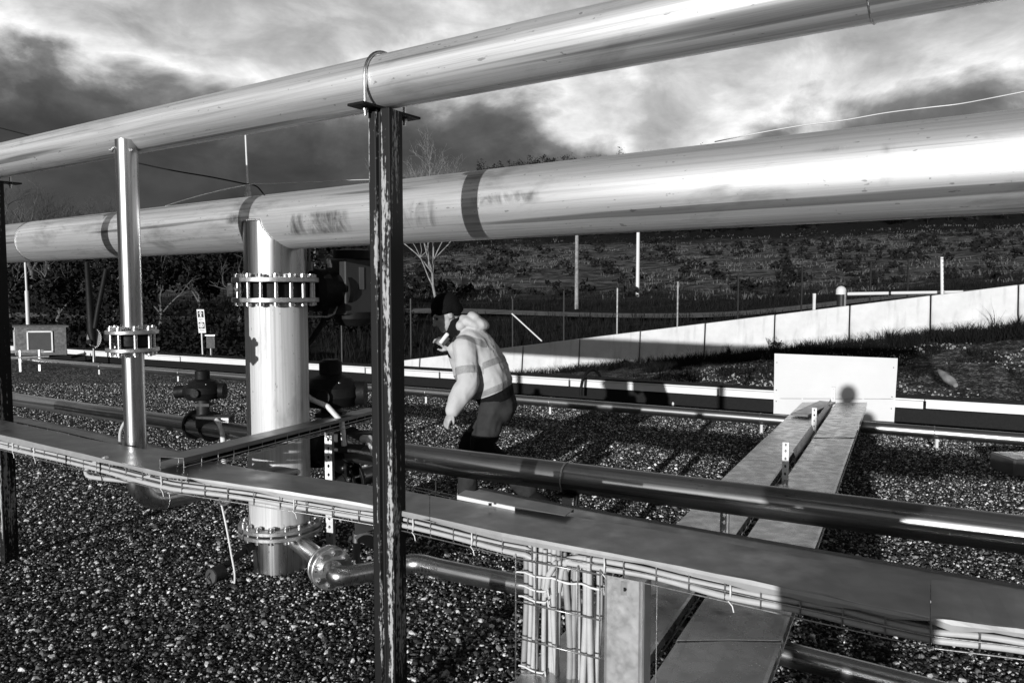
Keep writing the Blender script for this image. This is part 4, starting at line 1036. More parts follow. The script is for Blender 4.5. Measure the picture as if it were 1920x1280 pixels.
# galvanised channel leg beside it
cl = empty('tray_support', dp_(dw+.08, 0), 'pale galvanised channel upright beside the drop basket', 'support')
x0, x1 = dw+.012, dw+.012+.128; mb = MB()
rows = [[dp_(x0, z, .05), dp_(x0, z, -.004), dp_(x0+.004, z, -.010), dp_(x0+.012, z, -.012), dp_(x1-.016, z, -.012), dp_(x1-.010, z, -.007), dp_(x1-.004, z, -.012), dp_(x1, z, -.008), dp_(x1, z, .05)] for z in (.0, .35, .705)]
strip(mb, rows); s = sheet('channel', mb, 'galv', cl)
hc = dp_((x0+x1)/2+.005, .675, -.013); build('slot_plate', MB().box(tuple(hc+UP*.002), (.024, .004, .040), None), 'galv', cl); build('slot_hole', MB().cyl(hc-dn*.0035, hc-dn*.0042-UP*0, .006, 12), 'black_iron', cl)
wx = dp_(x1+.035, 0, 0.0); tag(build('hanging_wire', MB().cyl(wx+UP*.0, wx+UP*.70, .002, 6).box(tuple(wx+UP*.53), (.010, .006, .008)), 'wire', None, wx), 'thin taut wire with a small clip beside the channel leg', 'wire')

# ================================================================== overhead wires
def wire_line(pts, r, mat, label, name='wire', k=6):
    P = [at_y(*p) for p in pts]; tag(build(name, MB().tube(catmull(P, k), r, 6), mat, None, P[len(P)//2]), label, 'wire')
wire_line([(-80, 219, 6.2), (0, 240, 5.8), (70, 258, 5.5), (180, 287, 5.1), (268, 308, 4.8), (330, 321, 4.6), (395, 332, 4.45), (455, 344, 4.3), (480, 349, 4.28), (496, 366, 4.22)], .004, 'rubber', 'dark wire slung from the sky to the rod antenna')
wire_line([(310, 386, 4.8), (345, 375, 4.7), (400, 360, 4.5), (468, 346, 4.28), (520, 344, 4.4), (600, 341, 4.5), (705, 337, 4.6), (800, 345, 4.7), (900, 362, 4.7)],   .0025, 'white_tube', 'thin white cord stretched along the header pipe past the antenna', 'cord')
wire_line([(1340, 266, 3.35), (1420, 250, 3.25), (1500, 236, 3.15), (1580, 226, 3.05), (1660, 212, 2.95), (1740, 202, 2.85), (1800, 195, 2.8), (1870, 182, 2.7), (1960, 164, 2.6)],   .0022, 'white_tube', 'white cord sagging above the right part of the header pipe', 'cord')

# ================================================================== things beyond the yard
# louvred hut
hc = at_z(30, 662, .12); hy = 16.4; hb = at_y(30, 666, hy)
h0 = Vector((hb.x, hb.y, hb.z)); hr = Vector((.99, .13, 0)).normalized(); hl = Vector((-.55, .83, 0)).normalized()
hut = empty('louvred_hut', Vector((h0.x, h0.y, 0)), 'small dark metal hut with louvred vents and a bright side', 'hut')
W_, D_, H_ = 1.02, .75, .60
b = [h0, h0+hr*W_, h0+hr*W_+hl*D_, h0+hl*D_]
mb = MB(); mb.add([tuple(p) for p in b]+[tuple(p+UP*H_) for p in b], [(0, 1, 5, 4), (1, 2, 6, 5), (2, 3, 7, 6), (3, 0, 4, 7), (3, 2, 1, 0)]); build('walls', mb, 'grey_box', hut)
plain('hut_side', .55, .6, 0, .1, 4)
hn = hr.cross(UP)*1.0; hn = hn if hn.y < 0 else -hn; hln = Vector((-hl.y, hl.x, 0)); hln = hln if hln.x < 0 else -hln
mb = MB(); q4 = [h0+hln*.004, h0+hl*D_+hln*.004]; mb.add([q4[0], q4[1], q4[1]+UP*H_, q4[0]+UP*H_], [(0, 1, 2, 3)]); sheet('side_sheet', mb, 'hut_side', hut, .004)
mb = MB(); rb = [h0-hr*.05-hl*.05, h0+hr*(W_+.05)-hl*.05, h0+hr*(W_+.05)+hl*(D_+.05), h0-hr*.05+hl*(D_+.05)]
mb.add([tuple(p+UP*H_) for p in rb]+[tuple(p+UP*(H_+.03)) for p in rb], [(0, 3, 2, 1), (4, 5, 6, 7), (0, 1, 5, 4), (1, 2, 6, 5), (2, 3, 7, 6), (3, 0, 4, 7)]); build('roof', mb, 'dark_body', hut)
def louvre(o0, dr, nn, w_, h_, mat, fm_):
    fr = MB()
    for a_, bb, c_, d_ in ((0, 0, w_, .03), (0, h_-.03, w_, h_), (0, 0, .03, h_), (w_-.03, 0, w_, h_)):
        q_ = [o0+dr*a_+UP*bb, o0+dr*c_+UP*bb, o0+dr*c_+UP*d_, o0+dr*a_+UP*d_]; fr.add([p+nn*.012 for p in q_]+[p+nn*.03 for p in q_], [(4, 5, 6, 7), (0, 1, 5, 4), (1, 2, 6, 5), (2, 3, 7, 6), (3, 0, 4, 7)])
    v = build('vent', fr, fm_, hut); nsl = 9
    for k in range(nsl):
        z = .04+(h_-.08)*k/nsl; sl_ = MB(); sl_.add([o0+dr*.03+UP*z+nn*.024, o0+dr*(w_-.03)+UP*z+nn*.024, o0+dr*(w_-.03)+UP*(z+.05)+nn*.006, o0+dr*.03+UP*(z+.05)+nn*.006], [(0, 1, 2, 3)])
        so2 = build('slat', sl_, mat, v)
louvre(h0+hr*.24+UP*.06, hr, hn, .52, .46, 'grey_box', 'hut_side'); louvre(h0+hl*.10+UP*.06, hl, hln, .52, .46, 'hut_side', 'hut_side')
for dx in (.05, .95): build('foot', MB().cyl((h0+hr*dx+hl*.3)*1-UP*(h0.z+.02), (h0+hr*dx+hl*.3)+UP*.01, .05, 10), 'dark_body', hut)
# leaning pale mast behind the hut
m0p = at_y(54, 632, 19.5); m1p = at_y(50, 545, 19.5); m2p = at_y(46, 470, 19.5)
ms_ = empty('pale_mast', Vector((m0p.x, m0p.y, gzf(m0p.x, m0p.y))), 'thin pale mast rising behind the louvred hut', 'mast')
build('lower_tube', MB().cyl(m0p-UP*1.4, m1p, .045, 12), 'white_paint', ms_); build('upper_tube', MB().cyl(m1p, m2p, .026, 10), 'white_paint', ms_)
# raw pipe ends on trestle left of hut
tp = [at_z(-30, 672, .28), at_z(92, 668, .28)]
tr_ = empty('rack_rail', tp[0].lerp(tp[1], .7)-UP*.28, 'low metal rail on a trestle in front of the louvred hut', 'rail')
build('rail', MB().box((0, 0, 0), ((tp[1]-tp[0]).length, .06, .03), Matrix.Translation((tp[0]+tp[1])/2) @ Matrix.Rotation(math.atan2((tp[1]-tp[0]).y, (tp[1]-tp[0]).x), 4, 'Z')).box((0, .25, .10), ((tp[1]-tp[0]).length*.8, .05, .05), Matrix.Translation((tp[0]+tp[1])/2) @ Matrix.Rotation(math.atan2((tp[1]-tp[0]).y, (tp[1]-tp[0]).x), 4, 'Z')), 'galv', tr_)
for f in (.55, .85): 
    p = tp[0].lerp(tp[1], f); build('leg', MB().box((p.x, p.y, .135), (.04, .04, .27)).box((p.x, p.y, .34), (.03, .03, .16)), 'galv', tr_)
# arm with toothed disc
ay = 15.6; ab = at_y(176, 664, ay); at_ = at_y(163, 492, ay+.3)
am = empty('toothed_arm', Vector((ab.x, ab.y, 0)), 'dark slanting arm ending in a pale toothed disc beyond the far pipe', 'machine arm')
build('main_beam', MB().tube([at_, at_y(168, 560, ay+.1), at_y(172, 622, ay), at_y(176, 648, ay)], [.05, .07, .09, .05], 10), 'black_iron', am)
build('side_beam', MB().tube([at_y(199, 505, ay+.2), at_y(184, 578, ay), at_y(178, 615, ay)], [.05, .05, .05], 8), 'black_iron', am)
dc = at_y(176, 634, ay+.02); drad = .235
Md = Matrix.Translation(dc) @ Vector((.25, -.97, .1)).normalized().to_track_quat('Z', 'Y').to_matrix().to_4x4()
disc = build('disc', MB().lathe([(.02, 0), (drad*.62, 0), (drad*.62, .012), (.02, .012)], 30, Md @ Matrix.Diagonal((.9, 1.15, 1, 1))), 'bark_pale', am)
for k in range(14):
    a = R(-75+k*12); p = Md @ Vector((drad*.58*math.cos(a), drad*.80*math.sin(a), .02)); build('tooth', MB().cyl(p, p+Vector((.02*math.cos(a), -.01, .02*math.sin(a))), .013, 6, .006), 'white_paint', disc)
build('hub', MB().cyl(at_y(166, 641, ay-.06), at_y(166, 641, ay-.12), .05, 14), 'dark_body', am)
build('foot_peg', MB().cyl((ab.x, ab.y, -.02), (ab.x, ab.y, ab.z+.12), .04, 10, .02), 'galv_dull', am)
# sign
sp_ = at_y(381, 669, 17.6); st_ = at_y(376, 580, 17.6)
sg = empty('safety_sign', Vector((sp_.x, sp_.y, gzf(sp_.x, sp_.y))), 'narrow white safety sign with two dark pictograms on a pole', 'sign')
build('pole', MB().cyl(Vector((sp_.x, sp_.y, -.3)), at_y(377, 600, 17.62), .018, 8), 'white_paint', sg)
s00 = at_y(372.5, 624, 17.58); s01 = at_y(368.5, 580, 17.58); sw = .168; sh = (s01-s00).length; sux = (s01-s00).normalized(); srx = Vector((1, 0, 0))
def sq(x, y, w_, h_, off): p = s00+srx*x+sux*y+Vector((0, -off, 0)); return [p, p+srx*w_, p+srx*w_+sux*h_, p+sux*h_]
def spanel(nm, x, y, w_, h_, off, mat, parent): 
    m_ = MB(); m_.add(sq(x, y, w_, h_, off), [(0, 1, 2, 3)]); return sheet(nm, m_, mat, parent, .003)
brd = spanel('board', 0, 0, sw, sh, 0, 'white_paint', sg)
for k, y0_ in enumerate((sh*.19, sh*.66)):
    spanel('pictogram', sw*.12, y0_, sw*.76, sh*.27, .006, 'black_iron', brd)
c1_ = s00+srx*sw*.5+sux*(sh*.325)+Vector((0, -.012, 0)); build('round_symbol', MB().cyl(c1_, c1_-Vector((0, .003, 0)), .058, 20), 'white_paint', brd)
build('ring_mark', MB().tube([c1_+Vector((.035*math.cos(a), -.006, .035*math.sin(a))) for a in np.linspace(0, 6.28, 18, endpoint=False)], .004, 4, closed=True), 'grey_box', brd)
for x_, y_, w_, h_ in ((.42, .68, .18, .17), (.26, .82, .48, .035), (.40, .86, .22, .05), (.36, .67, .30, .03)): spanel('figure_symbol', sw*x_, sh*y_, sw*w_, sh*h_, .012, 'white_paint', brd)
for y_ in (.60, .565, .53, .13, .09): spanel('text_line', sw*.2, sh*y_, sw*(.6 if y_ != .53 else .35), sh*.012, .006, 'grey_box', brd)
# small post box right of the sign
pb_ = at_y(398, 668, 17.5)
px_ = empty('box_post', Vector((pb_.x, pb_.y, gzf(pb_.x, pb_.y))), 'dark box with a pale lid on a short round post beside the sign', 'post box')
build('post', MB().cyl((pb_.x-.02, pb_.y, -.3), (pb_.x-.02, pb_.y, at_y(398, 652, 17.5).z), .035, 12), 'galv_dull', px_)
zc0, zc1 = at_y(398, 652, 17.5).z, at_y(398, 629, 17.5).z
build('box', MB().box((pb_.x, pb_.y, (zc0+zc1)/2), (.19, .16, zc1-zc0)), 'dark_body', px_); build('lid', MB().box((pb_.x, pb_.y-.01, zc1+.012), (.22, .20, .02)), 'galv', px_)
# black hose arch by the kerb
hp = [at_y(a, b, y) for a, b, y in ((1089, 741, 10.6), (1090, 725, 10.6), (1095, 706, 10.65), (1106, 694, 10.75), (1116, 694, 10.9), (1124, 704, 11.0), (1127, 716, 11.1), (1128, 730, 11.15))]
tag(build('hose_arch', MB().tube(catmull(hp, 5), .022, 10), 'rubber', None, hp[0]), 'black hose arching over the white capped kerb', 'hose')
# utility poles in the field, fence posts behind the barriers
for px, y, pyt, r, mat, lab in ((1081, 42, 340, .11, 'bark_pale', 'grey wooden utility pole standing on the verge'), (1195, 52, 330, .13, 'white_paint', 'white utility pole at the edge of the pale field'), (592, 40, 430, .07, 'bark_pale', 'short thin pole behind the motor drive')):
    p = ground_pt(px, y); tp_ = at_y(px, pyt, y); o = build('utility_pole', MB().cyl((p.x, p.y, p.z-.3), (p.x, p.y, tp_.z), r, 12, r*.8).box((p.x, p.y, tp_.z-.4), (.9, .08, .08)), mat, None, tuple(p)); tag(o, lab, 'pole')
fp = []
for px, y, pyt, mat in ((640, 24, 560, 'dark_body'), (770, 23, 560, 'dark_body'), (961, 22.5, 560, 'dark_body'), (1057, 22, 545, 'dark_body'), (1157, 21.5, 540, 'galv'), (1270, 21, 528, 'galv'), (1383, 20.6, 510, 'dark_body'), (1502, 20.2, 495, 'dark_body'), (1630, 19.8, 490, 'dark_body'), (1700, 19.6, 485, 'dark_body')):
    p = ground_pt(px, y); p.z = min(p.z, at_y(px, 660, y).z); t_ = at_y(px, pyt, y); fp.append(t_)
    tag(build('fence_post', MB().box((p.x, p.y, (p.z-.2+t_.z)/2), (.035, .035, t_.z-p.z+.2)), mat, None, tuple(p)),
        ('pale' if mat == 'galv' else 'dark')+' thin metal fence post behind the barriers', 'fence post', ('pale' if mat == 'galv' else 'dark')+' fence posts behind the barriers')
for f in (.15, .5, .9):
    P = [Vector((q.x, q.y, q.z-1.25*(1-f))) for q in fp]; tag(build('fence_wire', MB().tube(P, .0015, 4), 'dark_body', None, P[4]), 'thin fence wire strung between the posts behind the barriers', 'wire', 'fence wires')
s0_, s1_ = at_y(960, 588, 22.3), at_y(1016, 636, 21.6)
tag(build('fence_brace', MB().cyl(s0_, s1_-UP*.05, .022, 8), 'white_paint', None, tuple(s1_)), 'pale slanting brace leaning on a fence post behind the barriers', 'brace')
# boom barrier behind the wall
bp0 = at_y(1577, 580, 18.5); bt = at_y(1577, 548, 18.5); gb = empty('boom_gate', Vector((bp0.x, bp0.y, gzf(bp0.x, bp0.y))), 'boom gate with dark round-topped post and pale bar behind the barriers', 'boom gate')
build('post', MB().cyl((bp0.x, bp0.y, bp0.z-1.2), (bp0.x, bp0.y, bt.z), .105, 24), 'dark_body', gb)
build('post_stripe', MB().box((bp0.x+.045, bp0.y-.092, (bp0.z+bt.z)/2-.1), (.05, .02, .7)), 'galv', gb)
build('cap', MB().lathe([(.118, -.05), (.118, .05), (.10, .10), (.06, .14), (.0, .155)], 24, Matrix.Translation(bt), smooth_profile=True), 'white_paint', gb)
be = at_y(1806, 547, 16.7); bs = at_y(1590, 551, 18.35)
build('boom', MB().cyl(bs, be, .042, 14, .032), 'white_paint', gb)
bm_ = bs.lerp(be, .38); build('boom_joint', MB().cyl(bm_, bm_+(be-bs).normalized()*.05, .046, 14), 'dark_body', gb)
mk = at_y(1769, 552, 16.4); mt_ = at_y(1766, 482, 16.4)
mo = empty('marker_pole', Vector((mk.x, mk.y, mk.z-.6)), 'white marker pole with fine dark rings by the boom gate', 'pole')
build('pole', MB().cyl(mk-UP*.6, mt_, .032, 10), 'white_paint', mo)
for k in range(9): p = mk.lerp(mt_, (k+.5)/9); build('ring', MB().cyl(p, p+UP*.012, .034, 10), 'dark_body', mo)
mk = at_y(1526, 584, 17.5); tag(build('marker_post', MB().box((mk.x, mk.y, mk.z-.05), (.055, .04, .75)).box((mk.x, mk.y, mk.z+.36), (.06, .045, .10)), 'white_paint', None, tuple(mk)), 'short white marker post just behind the barriers', 'post')
# fragment on the bank and block on the gravel
lg = at_y(1777, 708, 10.2); lgz = gzf(lg.x, lg.y)
mb = MB(); mb.tube([at_y(1760, 694, 10.5), at_y(1768, 702, 10.35), at_y(1777, 710, 10.2), at_y(1786, 716, 10.1), at_y(1792, 722, 10.0)], [.02, .05, .06, .055, .03], 7)
tag(build('driftwood', mb, 'bark_pale', None, tuple(lg)), 'pale broken piece of wood lying on the dark bank', 'wood')
bk = at_z(1905, 893, 0.0); bo2 = build('stone_block', MB().box((bk.x+.22, bk.y+.15, .07), (.50, .34, .16), Matrix.Translation((0, 0, 0))), 'galv_dull', None, (bk.x, bk.y, 0))
tag(bo2, 'squared dark metal-topped block lying on the gravel at the frame edge', 'block'); bv = bo2.modifiers.new('bevel', 'BEVEL'); bv.width = .015

# ================================================================== people
def loft(rings, lat, n=20):
    """rings: (centre, half thickness, half width); closed elliptical loft along the centres"""
    mb = MB(); vs = []; m = len(rings); C = [Vector(r[0]) for r in rings]
    for i, (c, a, b) in enumerate(rings):
        t = (C[min(i+1, m-1)]-C[max(i-1, 0)]).normalized(); l = (lat-t*lat.dot(t)).normalized(); f = t.cross(l)
        vs += [tuple(C[i]+f*(a*math.cos(2*math.pi*k/n))+l*(b*math.sin(2*math.pi*k/n))) for k in range(n)]
    mb.add(vs, [(j*n+k, j*n+(k+1) % n, (j+1)*n+(k+1) % n, (j+1)*n+k) for j in range(m-1) for k in range(n)]+[tuple(range(n))[::-1], tuple(range((m-1)*n, m*n))])
    return mb
def limb(pts, rad, sub=5):
    P = catmull([Vector(p) for p in pts], sub); r = list(np.interp(np.linspace(0, 1, len(P)), np.linspace(0, 1, len(rad)), rad))
    mb = MB(); mb.tube(P, [float(x) for x in r], 14)
    for p, q in ((P[0], r[0]), (P[-1], r[-1])): blob(mb, p, (q, q, q))
    return mb
def blob(mb, c, rad, M=None, n=14):
    vs = []; fs = []; k = n
    for i in range(1, n//2):
        th = math.pi*i/(n//2)
        vs += [(rad[0]*math.sin(th)*math.cos(2*math.pi*j/k), rad[1]*math.sin(th)*math.sin(2*math.pi*j/k), rad[2]*math.cos(th)) for j in range(k)]
    m = n//2-1
    for i in range(m-1): fs += [(i*k+j, (i+1)*k+j, (i+1)*k+(j+1) % k, i*k+(j+1) % k) for j in range(k)]
    a = len(vs); vs += [(0, 0, rad[2]), (0, 0, -rad[2])]
    fs += [(a, j, (j+1) % k) for j in range(k)]+[(a+1, (m-1)*k+(j+1) % k, (m-1)*k+j) for j in range(k)]
    X_ = Matrix.Translation(c) @ (M.to_4x4() if M is not None else Matrix.Identity(4))
    mb.add(vs, fs, True, X_); return mb
def merge(*mbs):
    o = MB()
    for m in mbs: o.add(m.v, m.f, True)
    return o
def fuse(name, mb, mat, parent, voxel, smooth=6, wrinkle=0.0, freq=9.0, stretch=(1, 1, 1)):
    """voxel-fuse overlapping shells into one continuous skin"""
    o = build(name, mb, mat, parent)
    m = o.modifiers.new('r', 'REMESH'); m.mode = 'VOXEL'; m.voxel_size = voxel; m.use_smooth_shade = True
    s = o.modifiers.new('s', 'SMOOTH'); s.iterations = smooth; s.factor = .5
    dg = bpy.context.evaluated_depsgraph_get(); dg.update()
    me = bpy.data.meshes.new_from_object(o.evaluated_get(dg)); o.modifiers.clear(); old = o.data; o.data = me
    me.materials.clear(); me.materials.append(MATS[mat])
    if wrinkle:
        for v in me.vertices:
            q = Vector((v.co.x*stretch[0], v.co.y*stretch[1], v.co.z*stretch[2]))*freq
            h = 1.5*(.28-abs(mnoise.noise(q*.62+Vector((5, 2, 1)))))+.7*(.25-abs(mnoise.noise(q*1.4+Vector((1, 7, 3)))))
            v.co += v.normal*h*wrinkle
    me.polygons.foreach_set('use_smooth', [True]*len(me.polygons)); me.update()
    bpy.data.meshes.remove(old); return o
def peel(src, name, mat, parent, field, off=.003):
    """lift the region field > 0 off a garment as a strip of its own, cut cleanly along field = 0"""
    me = src.data; base = wloc(src); V = []; F = []
    P = [base+v.co for v in me.vertices]; val = [field(q) for q in P]; nn = [v.normal.copy() for v in me.vertices]
    for p in me.polygons:
        ids = list(p.vertices)
        if max(val[i] for i in ids) <= 0: continue
        poly = []
        for k, i in enumerate(ids):
            j = ids[(k+1) % len(ids)]; a, b = val[i], val[j]
            if a > 0: poly.append(P[i]+nn[i]*off)
            if (a > 0) != (b > 0): t = a/(a-b); poly.append(P[i].lerp(P[j], t)+nn[i].lerp(nn[j], t)*off)
        if len(poly) > 2: F.append(tuple(range(len(V), len(V)+len(poly)))); V += [tuple(q) for q in poly]
    if not F: return None
    mb = MB(); mb.add(V, F, True); o = build(name, mb, mat, parent)
    bm = bmesh.new(); bm.from_mesh(o.data); bmesh.ops.remove_doubles(bm, verts=bm.verts, dist=.0003); bm.to_mesh(o.data); bm.free(); return o
def hand(wrist, d, palm_n, thumb_side, curl=.5, s=1.0):
    """palm, four unequal bent fingers and a thumb leaving the side of the palm"""
    d = d.normalized(); n = (palm_n-d*palm_n.dot(d)).normalized(); side = d.cross(n)*thumb_side
    mb = loft([(wrist, .017*s, .025*s), (wrist+d*.03*s, .017*s, .034*s), (wrist+d*.085*s, .014*s, .040*s), (wrist+d*.095*s, .010*s, .036*s)], side, 12)
    for k, (o_, ln) in enumerate(((.030, .072), (.010, .080), (-.010, .075), (-.029, .058))):
        p = wrist+d*.086*s+side*o_*s; dd = d.copy(); P = [p-d*.02*s]
        for j, fr in enumerate((.45, .32, .25)):
            dd = (dd+n*curl*(.45+.25*j)).normalized(); P.append(P[-1]+dd*ln*fr*s+(d*.02*s if j == 0 else Vector((0, 0, 0))))
        mb = merge(mb, limb(P, [.0095*s, .009*s, .0085*s, .0075*s], 3))
    t0 = wrist+d*.025*s+side*.026*s; mb = merge(mb, limb([t0, t0+(d*.6+side*.7+n*.2).normalized()*.04*s, t0+(d*.6+side*.7+n*.2).normalized()*.04*s+(d*.9+side*.15+n*.4).normalized()*.032*s], [.013*s, .011*s, .009*s], 3))
    return mb
def head_mesh(c, F, U):
    """skull, jaw, nose, lips, brow and ears in the frame forward F, up U"""
    F = F.normalized(); U = (U-F*U.dot(F)).normalized(); S = F.cross(U)
    Mh = Matrix((F, S, U)).transposed(); P = lambda f, s, u: c+F*f+S*s+U*u
    mb = MB(); blob(mb, P(-.012, 0, .025), (.098, .077, .095), Mh, 18); blob(mb, P(.018, 0, -.045), (.072, .060, .075), Mh, 16)
    blob(mb, P(.062, 0, -.092), (.025, .026, .022), Mh); blob(mb, P(.080, 0, .022), (.016, .055, .014), Mh)
    blob(mb, P(.055, .035, -.025), (.028, .024, .028), Mh); blob(mb, P(.055, -.035, -.025), (.028, .024, .028), Mh)
    mb = merge(mb, limb([P(.082, 0, .012), P(.100, 0, -.018), P(.108, 0, -.032)], [.010, .013, .015], 3))
    blob(mb, P(.082, 0, -.060), (.010, .024, .006), Mh); blob(mb, P(.080, 0, -.073), (.010, .022, .007), Mh)
    for s in (-1, 1): blob(mb, P(-.012, s*.078, -.012), (.020, .010, .032), Mh)
    return mb, P, Mh
def person(name, J, label, lat, garments, wrinkle=.006, q=1.0, vx=1.0):
    """J: joints in world space. lat: unit vector from the far to the near side of the body"""
    root = empty(name, J['base'], label, 'person')
    hm, P, Mh = head_mesh(J['head'], J['face'], J['headup'])
    body = merge(hm, limb([J['neck'], J['head']-(J['head']-J['neck'])*.35, J['head']], [.062, .056, .055]),
                 loft([(J['pelvis']-(J['waist']-J['pelvis'])*.4, .06, .08), (J['pelvis'], .085, .125), (J['waist'], .08, .12), (J['chest'], .09, .135), (J['upper'], .07, .13), (J['neck'], .05, .06)], lat))
    for s in ('n', 'f'):
        body = merge(body, limb([J['sh'+s], J['el'+s], J['wr'+s]], [.046, .040, .036, .034, .028]), limb([J['hip'+s], J['kn'+s], J['an'+s]], [.07, .058, .05, .045, .036]))
        hd_, hn_, ts, cu = J['hand'+s]; body = merge(body, hand(J['wr'+s], hd_, hn_, ts, cu))
    fuse('body', body, 'skin', root, .0085*vx, 2)
    for s in (-1, 1): build('eye', blob(MB(), P(.079, s*.031, .000), (.010, .013, .009), Mh, 10), 'eye', root)
    # beanie
    bm = merge(blob(MB(), P(-.020, 0, .062), (.110, .090, .096), Mh, 20), limb([P(.090, 0, .040), P(.0, .088, .022), P(-.115, 0, -.005)], [.016, .02, .02]), limb([P(.090, 0, .040), P(.0, -.088, .022), P(-.115, 0, -.005)], [.016, .02, .02]))
    bm = merge(bm, blob(MB(), P(-.05, 0, .02), (.075, .084, .07), Mh, 16))
    fuse('beanie', bm, garments['hat'], root, .010, 3, .003, 40)
    # top
    L_ = [(c_, a_*q, b_*q) for c_, a_, b_ in J['torso']]; top = loft(L_, lat, 24)
    for s in ('n', 'f'):
        top = merge(top, limb([J['sh'+s], J['sh'+s].lerp(J['el'+s], .5), J['el'+s], J['el'+s].lerp(J['wr'+s], .55), J['wr'+s]], [.092*q, .088*q, .084*q, .080*q, .072*q, .056*q]))
    hood = J.get('hood', [])
    for c_, r_, m_ in hood: top = merge(top, blob(MB(), c_, r_, m_, 16))
    hoodie = fuse('hooded_top', top, garments['top'], root, .009*vx, 4, wrinkle, 9, (1, 1, .6))
    # trousers
    tr = loft([(c_, a_*q, b_*q) for c_, a_, b_ in J['seat']], lat, 22)
    for s in ('n', 'f'): tr = merge(tr, limb([J['hip'+s], J['hip'+s].lerp(J['kn'+s], .5), J['kn'+s], J['kn'+s].lerp(J['an'+s], .5), J['an'+s]], [.104*q, .100*q, .088*q, .082*q, .078*q]))
    trs = fuse('trousers', tr, garments['leg'], root, .012*vx, 4, wrinkle*1.1, 10, (1, 1, .6))
    for s in ('n', 'f'):
        a, t = J['an'+s], J['toe'+s].normalized(); b = a+t*.09-UP*.045
        bt_ = merge(limb([a+UP*.10, a+UP*.02, a-UP*.03], [.062, .058, .052]), blob(MB(), a-UP*.045+t*.01, (.06, .05, .045)), limb([a-UP*.04, b, a+t*.16-UP*.055], [.050, .046, .036]))
        bt_o = fuse('boot', bt_, 'cloth_black', root, .011, 3)
    for s in ('n', 'f'):
        d_ = (J['wr'+s]-J['el'+s]).normalized(); build('cuff', MB().cyl(J['wr'+s]-d_*.045, J['wr'+s]+d_*.012, .052, 18, .040), 'cloth_black', root)
    return root, hoodie, trs

# ---- stooping worker behind the yard pipe
WY = 5.5
def W(px, py, dy=0.0): return at_y(px, py, WY+dy)
near = Vector((0, -1, 0))
J = dict(base=Vector((W(900, 950).x, WY, 0)), head=W(837, 590, -.02), face=Vector((-.90, -.22, -.40)), headup=Vector((-.35, 0, .93)),
         neck=W(868, 624), upper=W(880, 645), chest=W(896, 675), waist=W(915, 720), pelvis=W(930, 752),
         shn=W(872, 652, -.17), eln=W(877, 716, -.25), wrn=W(848, 768, -.27), shf=W(866, 648, .15), elf=W(872, 700, .20), wrf=W(848, 654, .02),
         hipn=W(926, 762, -.085), knn=W(905, 838, -.10), ann=W(988, 914, -.02), hipf=W(938, 760, .085), knf=W(884, 834, .10), anf=W(878, 922, .10),
         toen=Vector((.75, -.25, -.25)), toef=Vector((-.95, -.3, 0)),
         handn=(Vector((-.42, -.05, -.90)), Vector((.75, .5, -.3)), 1, .55), handf=(Vector((-.70, -.1, .55)), Vector((-.3, -.9, -.2)), -1, .9))
J['torso'] = [(W(928, 738), .135, .175), (W(922, 724), .165, .20), (W(911, 698), .178, .215), (W(899, 668), .168, .222), (W(888, 645), .140, .210), (W(876, 628), .105, .160), (W(868, 620), .07, .10)]
J['seat'] = [(W(925, 730), .12, .16), (W(931, 748), .142, .175), (W(936, 768), .145, .175), (W(934, 784), .10, .14)]
Rt = Matrix.Rotation(R(28), 3, 'Y')
J['hood'] = [(W(886, 606), (.105, .12, .042), Rt), (W(903, 607), (.058, .10, .036), Rt), (W(866, 610), (.05, .105, .055), Rt), (W(890, 594), (.055, .085, .030), Matrix.Rotation(R(30), 3, 'Y'))]
wk, top_, trs_ = person('worker', J, 'stooping worker in pale hooded work top and dark beanie behind the yard pipe', near, dict(hat='beanie', top='cloth_light', leg='cloth_trouser'), .019, .92)
sh_, el_, wr_ = J['shn'], J['eln'], J['wrn']
def f_limb(p, a, b, t0, t1, r):
    """> 0 inside a slice of a limb, in metres"""
    d = b-a; t = (p-a).dot(d)/d.length_squared; return min((t-t0)*d.length, (t1-t)*d.length, r-(p-(a+d*t)).length)
peel(top_, 'sleeve_band', 'cloth_band', wk, lambda p: f_limb(p, sh_, el_, .58, .80, .115))
hem_d = (J['torso'][3][0]-J['torso'][0][0]).normalized()
def hem_t(p): return (p-J['torso'][0][0]).dot(hem_d)
def off_arm(p): return -max(f_limb(p, sh_, el_, -.15, 1.15, .110), f_limb(p, el_, wr_, -.15, 1.2, .100))
peel(top_, 'hem_band', 'cloth_band', wk, lambda p: min(hem_t(p)-.03, .072-hem_t(p), off_arm(p)))
peel(top_, 'back_band', 'cloth_band', wk, lambda p: min(.022-abs(hem_t(p)-.215+.10*(p.y-WY)), off_arm(p)))
sb_a, sb_b = W(846, 640, -.22), W(893, 628, -.10)
peel(top_, 'shoulder_band', 'cloth_band', wk, lambda p: min(.024-abs((p-sb_a.lerp(sb_b, .5)).dot(Vector((.30, .30, .91)).normalized())), f_limb(p, sb_a, sb_b, -.15, 1.1, .12), WY-.02-p.y))
mb = loft([(J['torso'][0][0]-hem_d*.05, .128, .168), (J['torso'][0][0]-hem_d*.01, .140, .180), (J['torso'][0][0]+hem_d*.02, .145, .185)], near, 28); build('waistband', mb, 'cloth_black', wk)
peel(trs_, 'knee_pad', 'cloth_black', wk, lambda p: min(W(900, 812).z-p.z, p.z-W(900, 866).z))
mb = loft([(W(862, 622), .075, .085), (W(853, 612), .078, .088), (W(846, 603, .01), .070, .08)], near, 20); build('neck_warmer', mb, 'cloth_black', wk)
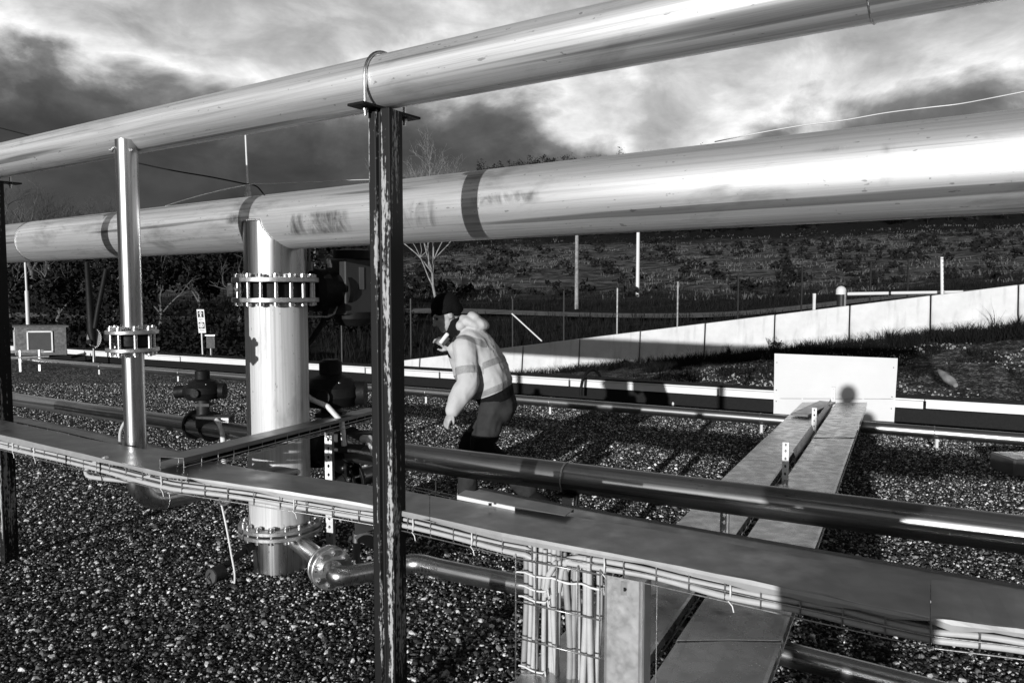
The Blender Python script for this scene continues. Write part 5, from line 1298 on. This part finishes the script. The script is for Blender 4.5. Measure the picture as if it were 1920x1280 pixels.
hs = empty('handset', W(831, 636, .0), 'small black and white device held at the worker\'s chin', 'device')
Mhs = Matrix.Translation(W(833, 634, -.04)) @ Matrix.Rotation(R(38), 4, 'Y')
o = build('pale_shell', MB().box((0, 0, 0), (.030, .05, .095), Mhs), 'white_paint', hs); bv = o.modifiers.new('bevel', 'BEVEL'); bv.width = .01; bv.segments = 2
build('dark_grip', MB().box((.022, 0, -.01), (.022, .045, .07), Mhs), 'dark_body', hs)

# ---- the photographer, whose shadow falls over the trays and the white panel
PX, PYc = -.15, -.42
V = lambda x, y, z: Vector((PX+x*1.08, PYc+y*1.05, z*1.095))
K = dict(base=V(0, 0, 0), head=V(0, .06, 1.55), face=Vector((0, 1, -.05)), headup=Vector((0, 0, 1)), neck=V(0, .01, 1.40), upper=V(0, 0, 1.32), chest=V(0, 0, 1.20), waist=V(0, 0, 1.0), pelvis=V(0, 0, .88),
         shn=V(.18, 0, 1.34), eln=V(.24, .10, 1.10), wrn=V(.12, .20, 1.36), shf=V(-.18, 0, 1.34), elf=V(-.24, .10, 1.10), wrf=V(-.12, .20, 1.36),
         hipn=V(.09, 0, .86), knn=V(.11, .03, .47), ann=V(.12, -.01, .09), hipf=V(-.09, 0, .86), knf=V(-.11, .03, .47), anf=V(-.12, -.01, .09), toen=Vector((.2, 1, 0)), toef=Vector((-.2, 1, 0)),
         handn=(Vector((-.5, .3, .8)), Vector((-.8, 0, -.3)), -1, .8), handf=(Vector((.5, .3, .8)), Vector((.8, 0, -.3)), 1, .8))
K['torso'] = [(V(0, 0, .84), .14, .18), (V(0, 0, .95), .15, .19), (V(0, 0, 1.12), .155, .205), (V(0, 0, 1.26), .145, .21), (V(0, 0, 1.36), .11, .17), (V(0, .01, 1.42), .07, .09)]
K['seat'] = [(V(0, 0, .98), .11, .15), (V(0, 0, .88), .13, .165), (V(0, 0, .78), .12, .16)]
person('photographer', K, 'standing person in dark coat whose shadow falls on the white panel', Vector((1, 0, 0)), dict(hat='beanie', top='cloth_black', leg='cloth_trouser'), .005, 1.0, 1.4)
